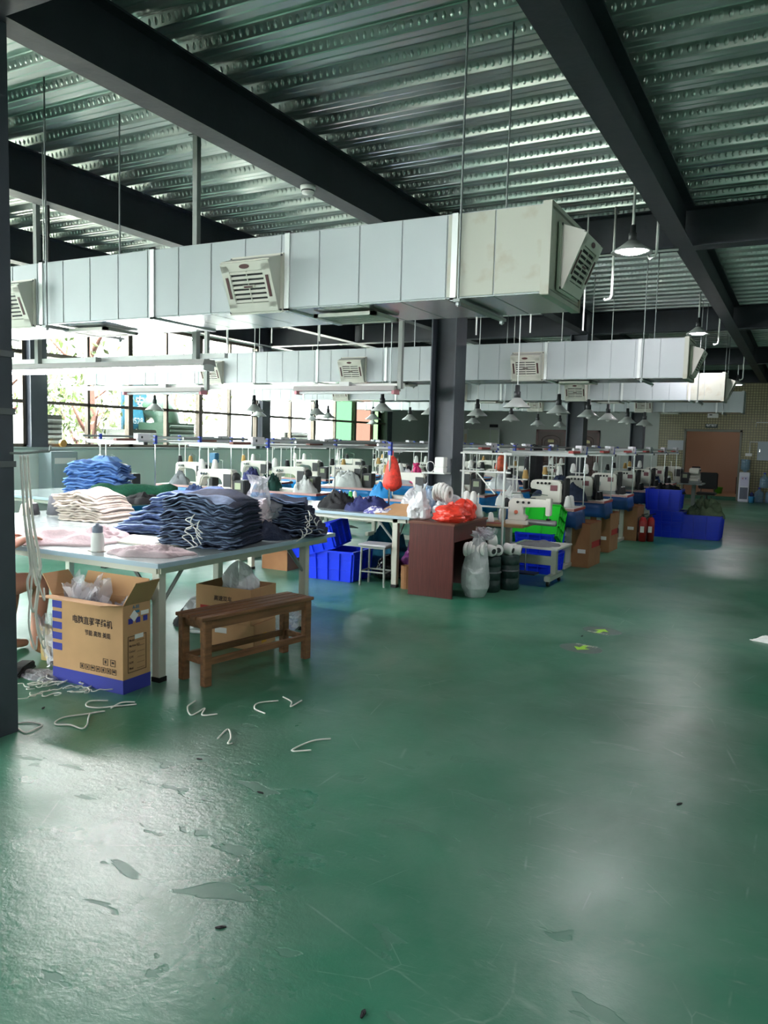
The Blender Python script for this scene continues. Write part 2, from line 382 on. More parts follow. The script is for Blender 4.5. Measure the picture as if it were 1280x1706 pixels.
# window wall
SILL, WTOP = 1.28, ZB
wall('wall_left_far', WALLG, (XW - .2, XW, 20.1, YB, -.1, ZC + .1))
wall('wall_left', M('pale_wall_paint', (222, 230, 226), .6), (XW - .2, XW, -9.4, 20.1, -.1, SILL), (XW - .2, XW, -9.4, 20.1, WTOP, ZC + .1), (XW - .2, XW, -9.4, -9.0, SILL, WTOP))  # sill wall paler than the far wall; bounced light put into its colour
MB().bb(XW - .22, XW + .1, -9.0, 20.1, SILL - .04, SILL).build('trim_2', M('sill_stone', (150, 164, 160), .3))['kind'] = 'structure'
wi = 0
for bi, (y0, y1) in enumerate(((-9.0, -3.5), (-3.2, 2.3), (2.6, 8.1), (8.4, 13.9), (14.2, 20.1))):
    n = 3; dy = (y1 - y0) / n
    for k in range(n):
        wi += 1; a, b = y0 + k * dy, y0 + (k + 1) * dy
        t = put('window_%d' % wi, None, None, (XW - .08, (a + b) / 2, 0)); t['kind'] = 'structure'
        h = dy / 2
        for nm, bxs in (('frame', [(-.05, .05, -h, -h + .05, SILL, WTOP), (-.05, .05, h - .05, h, SILL, WTOP), (-.05, .05, -h, h, SILL, SILL + .05), (-.05, .05, -h, h, WTOP - .06, WTOP)]),
                        ('mullion', [(-.04, .04, -.025, .025, SILL, WTOP)]), ('transom', [(-.04, .04, -h, h, 1.95, 2.0)]), ('transom', [(-.04, .04, -h, h, 2.69, 2.75)])):
            m = MB()
            for q in bxs: m.bb(*q)
            m.build(nm, BROWN, t)
        for (za, zb) in ((SILL + .05, 1.95), (2.0, 2.69), (2.75, WTOP - .06)):
            for s, (ya, yb2) in enumerate(((-h + .05, -.025), (.025, h - .05))):
                g = GLASS
                if bi == 4 and za < 2.5:
                    if k == 1 and s == 1: g = GLASSG
                    if k == 2: g = GLASSP if s == 0 else GLASSL
                MB().bb(-.003, .003, ya, yb2, za, zb).build('pane', g, t)
# back wall: painted part, doors, mosaic part with the doorway
TILE = tile_mat()
wall('wall_back', WALLG, (XW, -4.0, YB, YB + .15, -.1, ZC + .1))
wall('wall_back_tiled', TILE, (-4.0, -3.2, YB - .03, YB + .15, -.1, ZC + .1), (-1.7, 4.2, YB - .03, YB + .15, -.1, ZC + .1), (-3.2, -1.7, YB - .03, YB + .15, 2.03, ZC + .1))
wall('wall_corridor', M('peach_wall', (196, 168, 148), .7), (-4.4, .4, YB + 3.0, YB + 3.1, 0, 2.9), (-4.5, -4.4, YB + .15, YB + 3.1, 0, 2.9), (.4, .5, YB + .15, YB + 3.1, 0, 2.9), (-4.5, .5, YB + .15, YB + 3.1, 2.9, 3.0))
wall('floor_corridor', M('corridor_tile', (170, 140, 110), .3), (-4.4, .4, YB + .15, YB + 3.0, 0, .1))
wall('wall_right', WALLT, (4.0, 4.15, -9.4, YB, -.1, ZC + .1))
wall('wall_rear', WALLT, (XW, 4.15, -9.5, -9.35, -.1, .9), (XW, 4.15, -9.5, -9.35, 3.2, ZC + .1), *[(XW + i * 2.43, XW + i * 2.43 + .25, -9.5, -9.35, .9, 3.2) for i in range(4)], (XW + 7.29, 4.15, -9.5, -9.35, .9, 3.2))
for i in range(3):  # unseen rear windows, inferred and added to light camera-facing faces
    wi += 1; t = put('window_%d' % wi, None, None, (XW + .25 + 1.09 + i * 2.43, -9.42, 0)); t['kind'] = 'structure'
    m = MB(); [m.bb(*q) for q in ((-1.09, -1.04, -.04, .04, .9, 3.2), (1.04, 1.09, -.04, .04, .9, 3.2), (-1.09, 1.09, -.04, .04, .9, .95), (-1.09, 1.09, -.04, .04, 3.15, 3.2), (-.025, .025, -.04, .04, .9, 3.2), (-1.09, 1.09, -.04, .04, 2.2, 2.25))]; m.build('frame', BROWN, t)
    for a, b in ((-1.04, -.025), (.025, 1.04)):
        for c, d in ((.95, 2.2), (2.25, 3.15)): MB().bb(a, b, -.003, .003, c, d).build('pane', GLASS, t)
wall('baseboard_back', M('green_skirting', (20, 78, 56), .5), (-3.2, -1.7, YB - .05, YB + .15, 0, .1))
wall('trim_3', M('door_frame_grey', (110, 108, 96), .4), (-3.26, -3.2, YB - .06, YB + .16, 0, 2.09), (-1.7, -1.64, YB - .06, YB + .16, 0, 2.09), (-3.26, -1.64, YB - .06, YB + .16, 2.03, 2.09))
t = T('corridor_lamp', 'round ceiling lamp in the corridor beyond the doorway', 'lamp', (-2.6, YB + 1.4, 2.9)); MB().lathe([(.0, -.07), (.1, -.06), (.15, -.02), (.15, 0)], 18).build('diffuser', M('corridor_glow', (255, 240, 225), .5, emit=8), t, smooth=True)  # added hidden lamp so the corridor walls are not dark
def paneldoor(n, x0, x1, h):
    t = put('door_%d' % n, None, None, ((x0 + x1) / 2, YB - .03, 0)); t['kind'] = 'structure'; wd = (x1 - x0) / 2
    m = MB(); m.bb(-wd, -wd + .07, -.03, .03, 0, h); m.bb(wd - .07, wd, -.03, .03, 0, h); m.bb(-wd, wd, -.03, .03, h - .07, h); m.build('door_frame', MAHOG, t)
    MB().bb(-wd + .07, wd - .07, -.02, .03, 0, h - .07).build('leaf', DOORB, t)
    for z0, z1, arch in ((.15, .75, 0), (.85, h - .22, 1)):
        a = wd - .2
        pts = [(-a, z0), (-a, z1 - .12 * arch)] + ([(-a * cos(q * pi / 8), z1 - .12 + .14 * sin(q * pi / 8)) for q in range(1, 8)] if arch else []) + [(a, z1 - .12 * arch), (a, z0)]
        MB().tube([(x, -.025, z) for x, z in pts + [pts[0]]], .018, 6).build('moulding', DOORB, t)
        MB().tube([(x * .72, -.025, (z0 + z1) / 2 + (z - (z0 + z1) / 2) * .78) for x, z in pts + [pts[0]]], .012, 6).build('moulding', DOORB, t)
    MB().bb(-.1, .1, -.03, -.022, h - .42, h - .32).build('number_plate', M('brass_plate', (214, 196, 140), .4), t)
    MB().lathe([(.02, 0), (.02, .05), (.03, .06), (.03, .08), (0, .085)], 10, (wd - .13, -.02, 1), ax='Y').build('knob', CHROME, t)
paneldoor(1, -7.885, -6.877, 2.0); paneldoor(2, -6.6, -5.8, 2.0)
t = T('partition_screen', 'white folding partition standing before the grey back wall', 'partition', (-9.6, YB - .35, 0))
for i in range(2): MB().bb(-.62 + i * .84, .2 + i * .3, -.02, .02, .05, 1.95).build('panel', M('partition_white', (196, 206, 190), .4), t)
for i in range(3): MB().bb(-.63 + (0, .83, 1.14)[i], -.6 + (0, .83, 1.14)[i], -.03, .03, 0, 1.98).build('post', WHITE, t)
t = T('notice_board', 'narrow white notice board in the far left corner', 'board', (-10.35, YB - .05, 0))
MB().bb(-.13, .13, -.03, .03, .5, 1.96).build('board', PAPER, t); MB().bb(-.09, .09, -.034, -.03, 1.1, 1.8).build('chart', M('chart_cream', (222, 206, 180), .8), t)
o = MB().bb(-9.55, -9.25, YB - .03, YB, 2.04, 2.14).build('wall_sign', BLACK, bevel=.004); tag(o, 'small black sign above the white partition', 'sign')
# ------------------------------------------------------------------ outside
o = MB().bb(-40, XW - .3, -30, 55, -.75, -.6).bb(-40, 30, -40, -9.6, -.75, -.6).build('ground_outside', M('concrete_yard', (200, 198, 190), .9, var=.1)); o['kind'] = 'structure'
def louvre_unit(y, z0, wd, hh, lab, mt, elbow=False):
    t = T('cooler_unit', lab, 'air cooler', (XW - .95, y, z0), 0, 'louvred cooler units outside the windows')
    MB().bb(-.4, .38, -wd / 2, wd / 2, 0, hh).build('case', mt, t, .015)
    n = int(hh / .085)
    for i in range(n): MB().box((.41, 0, .06 + i * .085), (.012, wd - .1, .05), mat=Matrix.Rotation(R(25), 3, 'Y')).build('slat', mt, t)
    for sy in (-1, 1): MB().bb(-.35, .35, sy * (wd / 2 - .05) - .02, sy * (wd / 2 - .05) + .02, -.6 - z0, 0).build('leg', GREYM, t)
    if elbow:
        MB().tube([(0, 0, hh - .1)] + [(-.0 - .3 * (1 - cos(a)), 0, hh + .3 * sin(a)) for a in (0, .4, .8, 1.2, 1.57)] + [(-.8, 0, hh + .3)], .26, 14).build('elbow_duct', mt, t, smooth=True)
AC1 = M('ac_white', (74, 76, 72), .5); AC2 = M('ac_green', (44, 70, 54), .5)
louvre_unit(8.95, .7, .55, 1.1, 'white louvred cooler unit outside beside the nearest column', AC1)
louvre_unit(11.05, .6, .75, 1.0, 'white louvred cooler unit outside right of the tree trunk', AC1)
louvre_unit(12.1, .6, .8, 1.15, 'pale green cooler unit with rounded elbow duct outside the windows', AC2, True)
louvre_unit(12.95, .6, .5, .9, 'small pale cooler unit outside at the right window frame', AC1)
louvre_unit(16.2, .6, 1.0, 1.05, 'wide white cooler unit outside the second window bay', AC1)
t = T('street_sign', 'turquoise outdoor sign with white characters and digits behind the window', 'sign', (XW - 1.4, 11.65, .05))
SG = M('sign_cyan', (10, 56, 72), .5); SGT = M('sign_letter', (92, 100, 104), .5)
MB().bb(-.03, .03, -.32, .32, 1.5, 2.3).build('panel', SG, t); MB().tube([(0, 0, -.6), (0, 0, 1.5)], .04).build('post', GREYM, t)
text('保安', .26, SGT, t, (.035, 0, 2.08), SIDE); text('20528', .17, SGT, t, (.035, 0, 1.72), SIDE)
LEAF = M('leaf_green', (54, 72, 20), .6, var=.5, scale=2); LEAF2 = M('leaf_pale', (66, 76, 38), .6, var=.4, scale=2)
BARK = M('bark_red', (70, 40, 32), .9, var=.25, scale=8)
def tree(lab, x, y, h, rad, seed, lm, lean=0, n=900, trunk_r=.11):
    r = random.Random(seed); t = T('tree', lab, 'tree', (x, y, -.6), 0, 'trees outside the windows')
    top = Vector((lean, lean, h)); m = MB(); m.tube([(0, 0, 0), (lean * .2, .05, h * .35), (lean * .6, -.04, h * .7), top], [trunk_r, trunk_r * .85, trunk_r * .6, trunk_r * .3], 8); m.build('trunk', BARK, t, smooth=True)
    tips = []
    for i in range(7):
        a = r.uniform(0, 6.3); z = h * r.uniform(.35, .85); e = Vector((cos(a) * rad * r.uniform(.5, 1), sin(a) * rad * r.uniform(.5, 1), z + r.uniform(.3, 1.0)))
        MB().tube([(lean * z / h, 0, z), (e.x * .5, e.y * .5, z + .3), e], [trunk_r * .45, trunk_r * .3, trunk_r * .12], 6).build('branch', BARK, t, smooth=True); tips.append(e)
    m = MB()
    for i in range(n):
        c = r.choice(tips) * r.uniform(.6, 1.1) + Vector((r.gauss(0, .4), r.gauss(0, .4), r.gauss(0, .4)))
        s = r.uniform(.05, .11); rot = Euler((r.uniform(0, 6), r.uniform(0, 6), r.uniform(0, 6))).to_matrix()
        m.add([c + rot @ Vector(p) * s for p in ((-1, 0, 0), (0, -.45, .1), (1.1, 0, 0), (0, .45, .1))], [(0, 1, 2, 3)])
    m.build('leaves', lm, t)['kind'] = 'stuff'
tree('leafy yellow green tree outside the nearest window bay', -13.6, 9.9, 3.6, 1.2, 3, LEAF, .1, 1500, .07)
tree('reddish bare tree trunk outside behind the hanging lamp', -12.4, 11.0, 4.6, 1.0, 5, LEAF2, .05, 250, .12)
tree('pale leafy tree outside the second window bay', -14.2, 15.2, 4.2, 1.4, 8, LEAF2, .2, 900, .06)
tree('pale spreading tree outside left of the nearest column', -15.5, 8.0, 4.6, 1.5, 9, LEAF2, .1, 900, .08)
tree('tall pale tree outside between the two window bays', -15.0, 13.2, 5.0, 1.4, 12, LEAF2, .1, 900, .08)

# ------------------------------------------------------------------ air ducts
DZ0, DZ1, DXE, DD = 2.27, 2.685, -1.14, .58
DY = [3.75, 8.8, 13.05, 17.35]
dl = ['nearest long white sheet metal air duct with rust stains at its end', 'second white air duct, just behind the middle column', 'third white air duct with a stained yellowish end', 'farthest white air duct before the tiled wall']
pw = .2555
pm = MB().bb(-pw / 2 + .003, pw / 2 - .003, -.005, 0, DZ0 + .004, DZ1 - .004).mesh('panel', DUCT, .002, seg=1)
pmr = MB().bb(-pw / 2 + .003, pw / 2 - .003, -.005, 0, DZ0 + .004, DZ1 - .004).mesh('panel', DUCTR, .002, seg=1)
pb = MB().bb(-pw / 2 + .003, pw / 2 - .003, 0, DD, -.004, 0).mesh('bottom_panel', DUCTB, .001, seg=1)
def vent_proto():
    t = T('air_outlet', 'x', 'air vent')
    # wedge hood: tilted face looking down; wall plane y=0, front is -y
    wd = .19; a = Vector((0, -.02, -.15)); b = Vector((0, -.125, .115))
    m = MB(); m.bb(-wd, wd, -.014, 0, -.165, .165); m.build('mounting_plate', CREAM, t, .004)
    m = MB(); m.add([(-wd + .02, -.012, -.155), (wd - .02, -.012, -.155), (wd - .02, b.y, b.z), (-wd + .02, b.y, b.z), (-wd + .02, -.012, .155), (wd - .02, -.012, .155)],
                    [(0, 1, 5, 4), (0, 3, 2, 1), (3, 4, 5, 2), (1, 2, 5), (0, 4, 3)]); m.build('hood', CREAM, t)
    v = (b - Vector((0, -.012, -.155))); L = v.length; v.normalize(); u = Vector((1, 0, 0)); n = v.cross(u) if v.cross(u).y < 0 else u.cross(v)
    o0 = Vector((0, -.012, -.155)); B = Matrix((u, v, n)).transposed()
    def fp(p, q, h=0): return o0 + u * p + v * q + n * h
    def fbox(m, p0, p1, q0, q1, h0, h1): m.box(fp((p0 + p1) / 2, (q0 + q1) / 2, (h0 + h1) / 2), (p1 - p0, q1 - q0, h1 - h0), mat=B)
    m = MB(); fbox(m, -.115, .115, .055, .235, .001, .003); m.build('opening', BLACK, t)
    m = MB()
    for q in ((-.17, -.115, .03, .27), (.115, .17, .03, .27), (-.17, .17, .005, .055), (-.17, .17, .235, .285)): fbox(m, *q, 0, .014)
    m.build('frame', CREAM, t)
    for i in range(7):
        m = MB(); m.box(fp(0, .066 + i * .0265, .009), (.23, .016, .004), mat=B @ Matrix.Rotation(R(-35), 3, 'X')); m.build('slat', CREAM, t)
    m = MB(); fbox(m, -.003, .003, .055, .235, .008, .012); m.build('divider', CREAM, t)
    m = MB(); fbox(m, -.045, .045, .137, .157, .01, .017); m.build('handle', CREAM, t, .004)
    m = MB(); fbox(m, -.03, .03, .142, .152, .017, .019); m.build('handle_inset', MAROON, t)
    for s in (-1, 1):
        m = MB(); fbox(m, s * .14 - .009, s * .14 + .009, .085, .205, .014, .017); m.build('side_strip', MAROON, t)
    m = MB(); pts = [fp(.036 * cos(q * pi / 8), .261 + .013 * sin(q * pi / 8), .016) for q in range(16)]; m.add(pts, [tuple(range(16))]); m.build('badge', MAROON, t)
    for sx in (-1, 1):
        for sz in (-1, 1): MB().lathe([(.007, -.016), (.007, -.02), (0, -.021)], 6, (sx * .178, 0, sz * .152), ax='Y').build('bolt', DGREY, t)
    return t
VP = vent_proto(); vent_first = [True]
def vent(loc, rz, lab):
    if vent_first[0]: o = VP; vent_first[0] = False; o.location = loc; o.rotation_euler = (0, 0, rz); o['label'] = lab
    else: o = dup(VP, loc, rz, lab)
    o['group'] = 'louvred air outlets on the ducts'
for i, y in enumerate(DY):
    x0 = XW + .45
    t = T('air_duct', dl[i], 'duct', (0, y, 0), 0, 'overhead air ducts')
    MB().bb(x0, DXE, .001, DD, DZ0, DZ1).build('duct_body', DUCT, t)
    n = int((DXE - .02 - x0) / pw); nf = 0
    for k in range(n):
        x = DXE - .012 - pw * (k + .5)
        put('panel', pmr if (k < 2 and i in (0, 2)) else pm, t, (x, 0, 0))
        put('bottom_panel', pb, t, (x, 0, DZ0))
        if k % 4 == 2 and k: 
            pass
    for k in range(int((DXE - x0) / 1.022) + 1):
        x = -1.62 - 1.022 * k
        if x < x0: break
        m = MB(); m.bb(x - .016, x + .016, -.014, .0, DZ0 - .012, DZ1 + .012); m.bb(x - .016, x + .016, -.014, DD, DZ0 - .014, DZ0); m.bb(x - .016, x + .016, -.014, DD, DZ1, DZ1 + .012); m.build('flange', SEAM, t)
    m = MB(); m.bb(DXE, DXE + .01, .02, DD - .02, DZ0 + .02, DZ1 - .02); m.build('end_cap', DUCTR if i < 3 else DUCT, t)
    m = MB(); m.bb(DXE - .03, DXE + .014, -.012, .012, DZ0 - .01, DZ1 + .01); m.bb(DXE - .03, DXE + .014, DD - .012, DD + .01, DZ0 - .01, DZ1 + .01); m.bb(DXE - .03, DXE + .014, 0, DD, DZ1 - .01, DZ1 + .012); m.bb(DXE - .03, DXE + .014, 0, DD, DZ0 - .012, DZ0 + .01); m.build('end_frame', DUCTR if i < 3 else DUCT, t)
    nm = ['nearest duct', 'second duct', 'third duct', 'farthest duct'][i]
    vx = [-2.85, -4.93, -7.2] if i == 0 else [-2.85, -5.15, -7.45] if i == 1 else [-3.38, -5.5, -7.9] if i == 2 else [-3.05, -5.4, -7.6]
    for q, x in enumerate(vx): vent((x, y - .006, 2.415), 0, 'cream louvred air outlet on the %s front, %s from its right end' % (nm, ORD[q].replace('nearest', 'first')))
    if i < 3: vent((DXE + .016, y + DD / 2, 2.46), pi / 2, 'cream louvred air outlet on the right end of the %s' % nm)
    # flat grilles under the duct
    for q, x in enumerate([a + .5 for a in vx[:2]]):
        g = T('floor_facing_grille', 'flat cream grille under the %s, %s from its end' % (nm, ['first', 'second'][q]), 'air vent', (x, y + .28, DZ0 - .015), 0, 'flat grilles under the ducts')
        m = MB(); m.bb(-.2, .2, -.15, -.12, -.02, 0); m.bb(-.2, .2, .12, .15, -.02, 0); m.bb(-.2, -.17, -.15, .15, -.02, 0); m.bb(.17, .2, -.15, .15, -.02, 0); m.build('frame', CREAM, g)
        for k in range(6): MB().bb(-.17, .17, -.1 + k * .04 - .012, -.1 + k * .04 + .012, -.016, -.006).build('slat', CREAM, g)
    # threaded hanger rods and cross bars
    for q, x in enumerate((-1.58, -4.6, -7.7) if i < 2 else (-1.5, -4.6)):
        for s, yy in ((0, -.035), (1, DD + .035)):
            h = T('hanger_rod', 'thin threaded rod hanging the %s, %s side, %s from its right end' % (nm, 'front' if s == 0 else 'back', ['first', 'second', 'third'][q]), 'rod', (x, y + yy, 0), 0, 'duct hanger rods')
            MB().tube([(0, 0, DZ0 - .05), (0, 0, ZC + .04)], .006, 6).build('rod', ROD, h); MB().lathe([(.014, DZ0 - .045), (.014, DZ0 - .03)], 6).build('nut', ROD, h)
        o = MB().bb(x - .018, x + .018, y - .06, y + DD + .06, DZ0 - .03, DZ0 - .014).build('support_bar', GREYM); tag(o, 'steel support bar under the %s, %s from its right end' % (nm, ['first', 'second', 'third'][q]), 'bar', 'duct support bars')

# ------------------------------------------------------------------ lamps
def shade_prof(r): return [(.022, .17), (.03, .165), (.035, .10), (.045, .095), (r * .55, .055), (r, 0), (r * .985, -.006), (r * .53, .045), (.03, .085), (0, .088)]
def pendant(x, y, z, top, lab, lit, r=.15, pole=.008, group='enamel pendant lamps'):
    t = T('pendant_lamp', lab, 'lamp', (x, y, z), 0, group)
    MB().lathe(shade_prof(r)[2:], 20).build('lamp_shade', LAMPW, t, smooth=True)
    MB().lathe([(.0, .24), (.024, .235), (.026, .17), (.036, .165), (.036, .10), (0, .1)], 12).build('socket', DGREY, t, smooth=True)
    MB().tube([(0, 0, .235), (0, 0, top - z)], pole, 8).build('pole', PVC, t)
    if lit: MB().lathe([(0, -.012), (r * .5, -.006), (r * .62, .012), (r * .5, .04), (.04, .075), (0, .08)], 16).build('bulb', GLOW, t, smooth=True)
    else: MB().lathe([(0, -.03), (.025, -.02), (.035, .01), (.022, .05), (.018, .09), (0, .09)], 12).build('bulb', PAPER, t, smooth=True)
pendant(-1.47, 7.35, 3.26, ZC, 'lit enamel pendant lamp nearest in the aisle, beside the duct end', True, .18, .012)
pendant(-1.5, 12.6, 3.22, ZC, 'second lit pendant lamp along the aisle beyond the second duct', True, .17, .012)
pendant(-1.5, 20.6, 3.05, ZC, 'farthest lit pendant lamp at the end of the aisle', True, .17, .012)
pendant(-1.5, 1.6, 3.26, ZC, 'lit pendant lamp over the aisle above the camera', True, .17, .012)  # added out-of-view lamp, continues the aisle row to brighten the aisle
pendant(-1.5, -4.2, 3.26, ZC, 'lit pendant lamp over the aisle behind the camera', True, .17, .012)  # second added lamp out of view, more light along the aisle
LP = [(252, 682), (370, 692), (420, 684), (479, 699), (528, 690), (549, 696), (619, 698), (636, 684), (614, 706), (684, 699), (719, 690), (795, 692), (787, 704), (863, 678), (853, 700), (895, 708), (930, 688), (934, 710), (980, 694), (1012, 699), (1045, 704), (1073, 708)]
SP = [(-9.5, 9.75), (-9.3, 12.3), (-7.5, 9.8), (-9.8, 14.9), (-7.2, 11.1), (-8.2, 13.05), (-7.45, 13.5), (-5.05, 9.4), (-9.9, 17.9), (-6.65, 13.5), (-4.85, 10.55), (-4.25, 10.85), (-6.0, 15.1), (-2.75, 8.17), (-4.47, 13.0), (-5.0, 16.25), (-2.73, 9.72), (-4.73, 17.0), (-2.64, 10.88), (-2.64, 12.1), (-2.63, 13.52), (-2.6, 14.95)]
LL = ['leftmost, before the sign outside', 'second from left, before the windows', 'large one third from left', 'small one before the wall column between windows', 'before the bright second window bay', 'low one before the green glass', 'hanging before the last window', 'large one below the unlit tube fixture', 'smallest one before the last window', 'before the solid grey wall left of the middle column', 'touching the left side of the middle column', 'just right of the middle column, upper of two', 'just right of the middle column, lower of two', 'largest one right of the middle column', 'below the largest one right of the middle column', 'before the left brown door', 'second largest over the aisle row', 'small one over the brown door', 'before the dark farther column', 'right of the dark farther column', 'second from right of the cluster', 'rightmost of the cluster']
for (x, y), l in zip(SP, LL): pendant(x, y, 1.925, DZ0 - .005 if any(d - .02 < y < d + DD + .02 for d in DY) else ZC + .06, 'unlit enamel pendant lamp, ' + l, False, .15, .006, 'unlit pendant lamps over the machines')
# tube fixtures on square drop posts
def tube_light(x0, x1, y, z, lit, lab, tops):
    t = T('tube_light', lab, 'light', ((x0 + x1) / 2, y, z), 0, 'fluorescent tube fixtures'); h = (x1 - x0) / 2
    m = MB(); m.prism([(-.08, -.02), (-.06, .03), (.06, .03), (.08, -.02), (.03, -.005), (-.03, -.005)], -h, h, ax='X'); m.build('reflector', M('fixture_grey', (176, 172, 170), .4), t)
    for s in (-1, 1):
        MB().box((s * (h - .02), 0, -.03), (.03, .12, .05)).build('lamp_holder', M('holder_pink', (200, 130, 140), .5) if not lit else PVC, t)
    n = max(1, round(2 * h / 1.2))
    for k in range(n):
        for yy in (-.035, .035) if lit else (0,):
            MB().tube([(-h + .04 + k * (2 * h - .08) / n, yy, -.035), (-h + .03 + (k + 1) * (2 * h - .08) / n, yy, -.035)], .016, 10).build('tube', TUBE if lit else LEDOFF, t)
    MB().bb(-.06, .06, -.03, .03, .03, .075).build('junction_box', WHITE, t)
tube_light(-6.6, -4.08, 4.77, 2.09, True, 'lit double fluorescent tube fixture hanging over the front cutting table', [])
tube_light(-4.93, -3.7, 7.2, 2.06, False, 'unlit fluorescent fixture behind the middle column on the left', [])
tube_light(-7.5, -6.23, 7.2, 2.06, False, 'unlit fluorescent fixture left before the windows', [])
for (x, y, zt, zb, l) in ((-4.27, 4.83, ZC, 2.12, 'square steel drop post through the gap behind the nearest duct'), (-6.1, 4.83, ZC, 2.12, 'square steel drop post at the far left behind the nearest duct'), (-3.67, 7.2, ZC, 2.06, 'square steel drop post holding the unlit tube fixture'), (-6.2, 7.2, ZC, 2.06, 'square steel drop post before the windows')):
    t = T('drop_post', l, 'post', (x, y, 0), 0, 'square drop posts')
    MB().bb(-.022, .022, -.022, .022, zb, zt).build('post', GREYM, t); MB().bb(-.05, .05, -.04, .04, zt - .01, zt).build('plate', GREYM, t)
o = MB().bb(-8.6, -3.66, 7.24, 7.28, 2.07, 2.12).build('cable_rail', PVC); tag(o, 'long white cable rail at lamp height behind the nearest duct', 'rail')
o = MB().bb(-8.0, -4.0, 4.85, 4.89, 2.14, 2.18).build('cable_rail', PVC); tag(o, 'white cable rail just above the lit tube fixture', 'rail')
# smoke detector, conduits
t = T('smoke_detector', 'round white smoke detector under the roof beam', 'smoke detector', (-3.49, 5.2, ZB))
MB().lathe([(.06, 0), (.06, -.02), (.05, -.03), (.045, -.055), (0, -.06)], 16).build('housing', PAPER, t, smooth=True); MB().lathe([(.051, -.031), (.051, -.04)], 16).build('sensor_ring', DGREY, t)
def conduit(pts, lab, r=.012):
    o = MB().tube(pts, r, 8).build('conduit_pipe', PVC, smooth=True); tag(o, lab, 'pipe', 'white conduit pipes')
def drop(x, y, z0, lab): conduit([(x, y, ZC), (x, y, z0 + .05), (x - .015, y, z0 + .015), (x - .06, y, z0), (x - .07, y, z0 + .02)], lab)
drop(-1.3, 7.6, 3.25, 'hook ended white conduit right of the nearest lit pendant')
drop(-1.25, 13.0, 3.1, 'hook ended white conduit right of the second lit pendant')
drop(-1.25, 18.5, 3.0, 'hook ended white conduit at the end of the aisle')
for i, (x, lab) in enumerate(((-2.35, 'right of the middle column'), (-3.05, 'just right of the middle column top'), (-4.15, 'left of the middle column'), (-1.75, 'behind the nearest duct end'))): drop(x, 7.9, 2.95, 'hook ended white conduit before the cross girder, ' + lab)
for i, x in enumerate((-2.05, -2.6, -3.2, -4.6, -5.2, -5.9, -6.6)):
    o = MB().tube([(x, 8.05, 2.69), (x, 8.05, ZC)], .009, 6).build('conduit_pipe', PVC); tag(o, 'straight white drop pipe before the second duct, %s from the right' % ORD[i].replace('nearest', 'first'), 'pipe', 'straight drop pipes')
conduit([(-9.0, 8.2, ZB - .011), (-1.2, 8.2, ZB - .011)], 'long horizontal white conduit along the cross girder', .012)
conduit([(-5.6, 4.5, 3.86), (-5.6, 4.5, 2.69)], 'thin zinc rod at far left above the nearest duct', .006)
t = T('hanging_plug', 'black cable with a pale green plug hanging above the duct at left', 'cable', (-5.85, 4.75, .01))
MB().tube([(0, 0, 3.46), (0, 0, 2.85)], .012, 6).build('cable', BLACK, t); MB().lathe([(.0, 2.7), (.05, 2.71), (.045, 2.78), (.02, 2.83), (0, 2.85)], 10).build('plug', M('pale_green_plug', (150, 180, 160), .5), t, smooth=True)
# ------------------------------------------------------------------ cloth, bags, cones
LOOP = [(-1, -.5), (-1.01, 0), (-1, .5), (-.95, .95), (-.5, 1), (0, 1), (.5, 1), (.95, .95), (1, .5), (1, -.5), (.95, -.95), (.5, -1), (0, -1), (-.5, -1), (-.95, -.95)]
def stack(name, label, cat, group, loc, rz, L, Wd, n, t, mats, seed, amp=.02, shear=0, arch=0, taper=0, frill=.006, jit=.02, sag=0):
    r = random.Random(seed); nu = 34
    for k in range(n):
        m = MB(); q = k / max(1, n - 1); Lk = L * (1 - taper * q) * r.uniform(.96, 1.03); Wk = Wd * (1 - taper * .5 * q) * r.uniform(.95, 1.03)
        dx, dy = shear * q + r.uniform(-jit, jit), r.uniform(-jit, jit) * .7
        vs = []
        for i in range(nu + 1):
            x = -Lk / 2 + Lk * i / nu; e = min(1, min(i, nu - i) / 1.5)
            for yy, zz in LOOP:
                fr = 1 if yy < -.9 else .25
                y = yy * Wk / 2 * (.93 + .07 * e) + fr * frill * 4.5 * nz(x * 15, k * 1.9, seed + 4) * (yy < -.9)
                y += .02 * nz(x * 5 + k, seed, yy)
                base = amp * nz(x * 4.5 + seed * 3.1, yy * 1.5, 0) * (.25 + q) + fr * frill * (.45 * sin(x * 38 + 5 * nz(x * 6, k * .7, seed)) + 2.2 * nz(x * 13, k * .35, seed)) + fr * .007 * nz(x * 26, k * 3.3, seed)
                z = t * (k + .5) + zz * t * .5 * (.35 + .65 * e) * 1.05 + base
                z -= arch * q * (2 * x / L) ** 2; z -= sag * q * max(0, -2 * x / L)
                vs.append((x + dx, y + dy, max(.002, z)))
        nl = len(LOOP)
        m.add(vs, [])
        for i in range(nu):
            for j in range(nl):
                m.f.append((i * nl + j, i * nl + (j + 1) % nl, (i + 1) * nl + (j + 1) % nl, (i + 1) * nl + j)); m.m.append(1 if (len(mats) > 1 and j in ((2, 3) if k % 3 else (1, 2))) else 0)
        m.f += [tuple(range(nl)), tuple(range(nu * nl, (nu + 1) * nl))[::-1]]; m.m += [0, 0]
        o = m.build(name, list(mats), smooth=True, loc=loc, rz=rz)
        lab = label
        if k == n - 1: lab = label + ', topmost'
        elif k == 0: lab = label + ', bottom one'
        else: lab = label + ', %s from the bottom' % (['second', 'third', 'fourth', 'fifth', 'sixth', 'seventh', 'eighth', 'ninth', 'tenth', 'eleventh', 'twelfth', 'thirteenth', 'fourteenth', 'fifteenth', 'sixteenth', 'seventeenth', 'eighteenth', 'nineteenth', 'twentieth', 'twenty-first', 'twenty-second', 'twenty-third', 'twenty-fourth'][k - 1])
        tag(o, lab, cat, group)
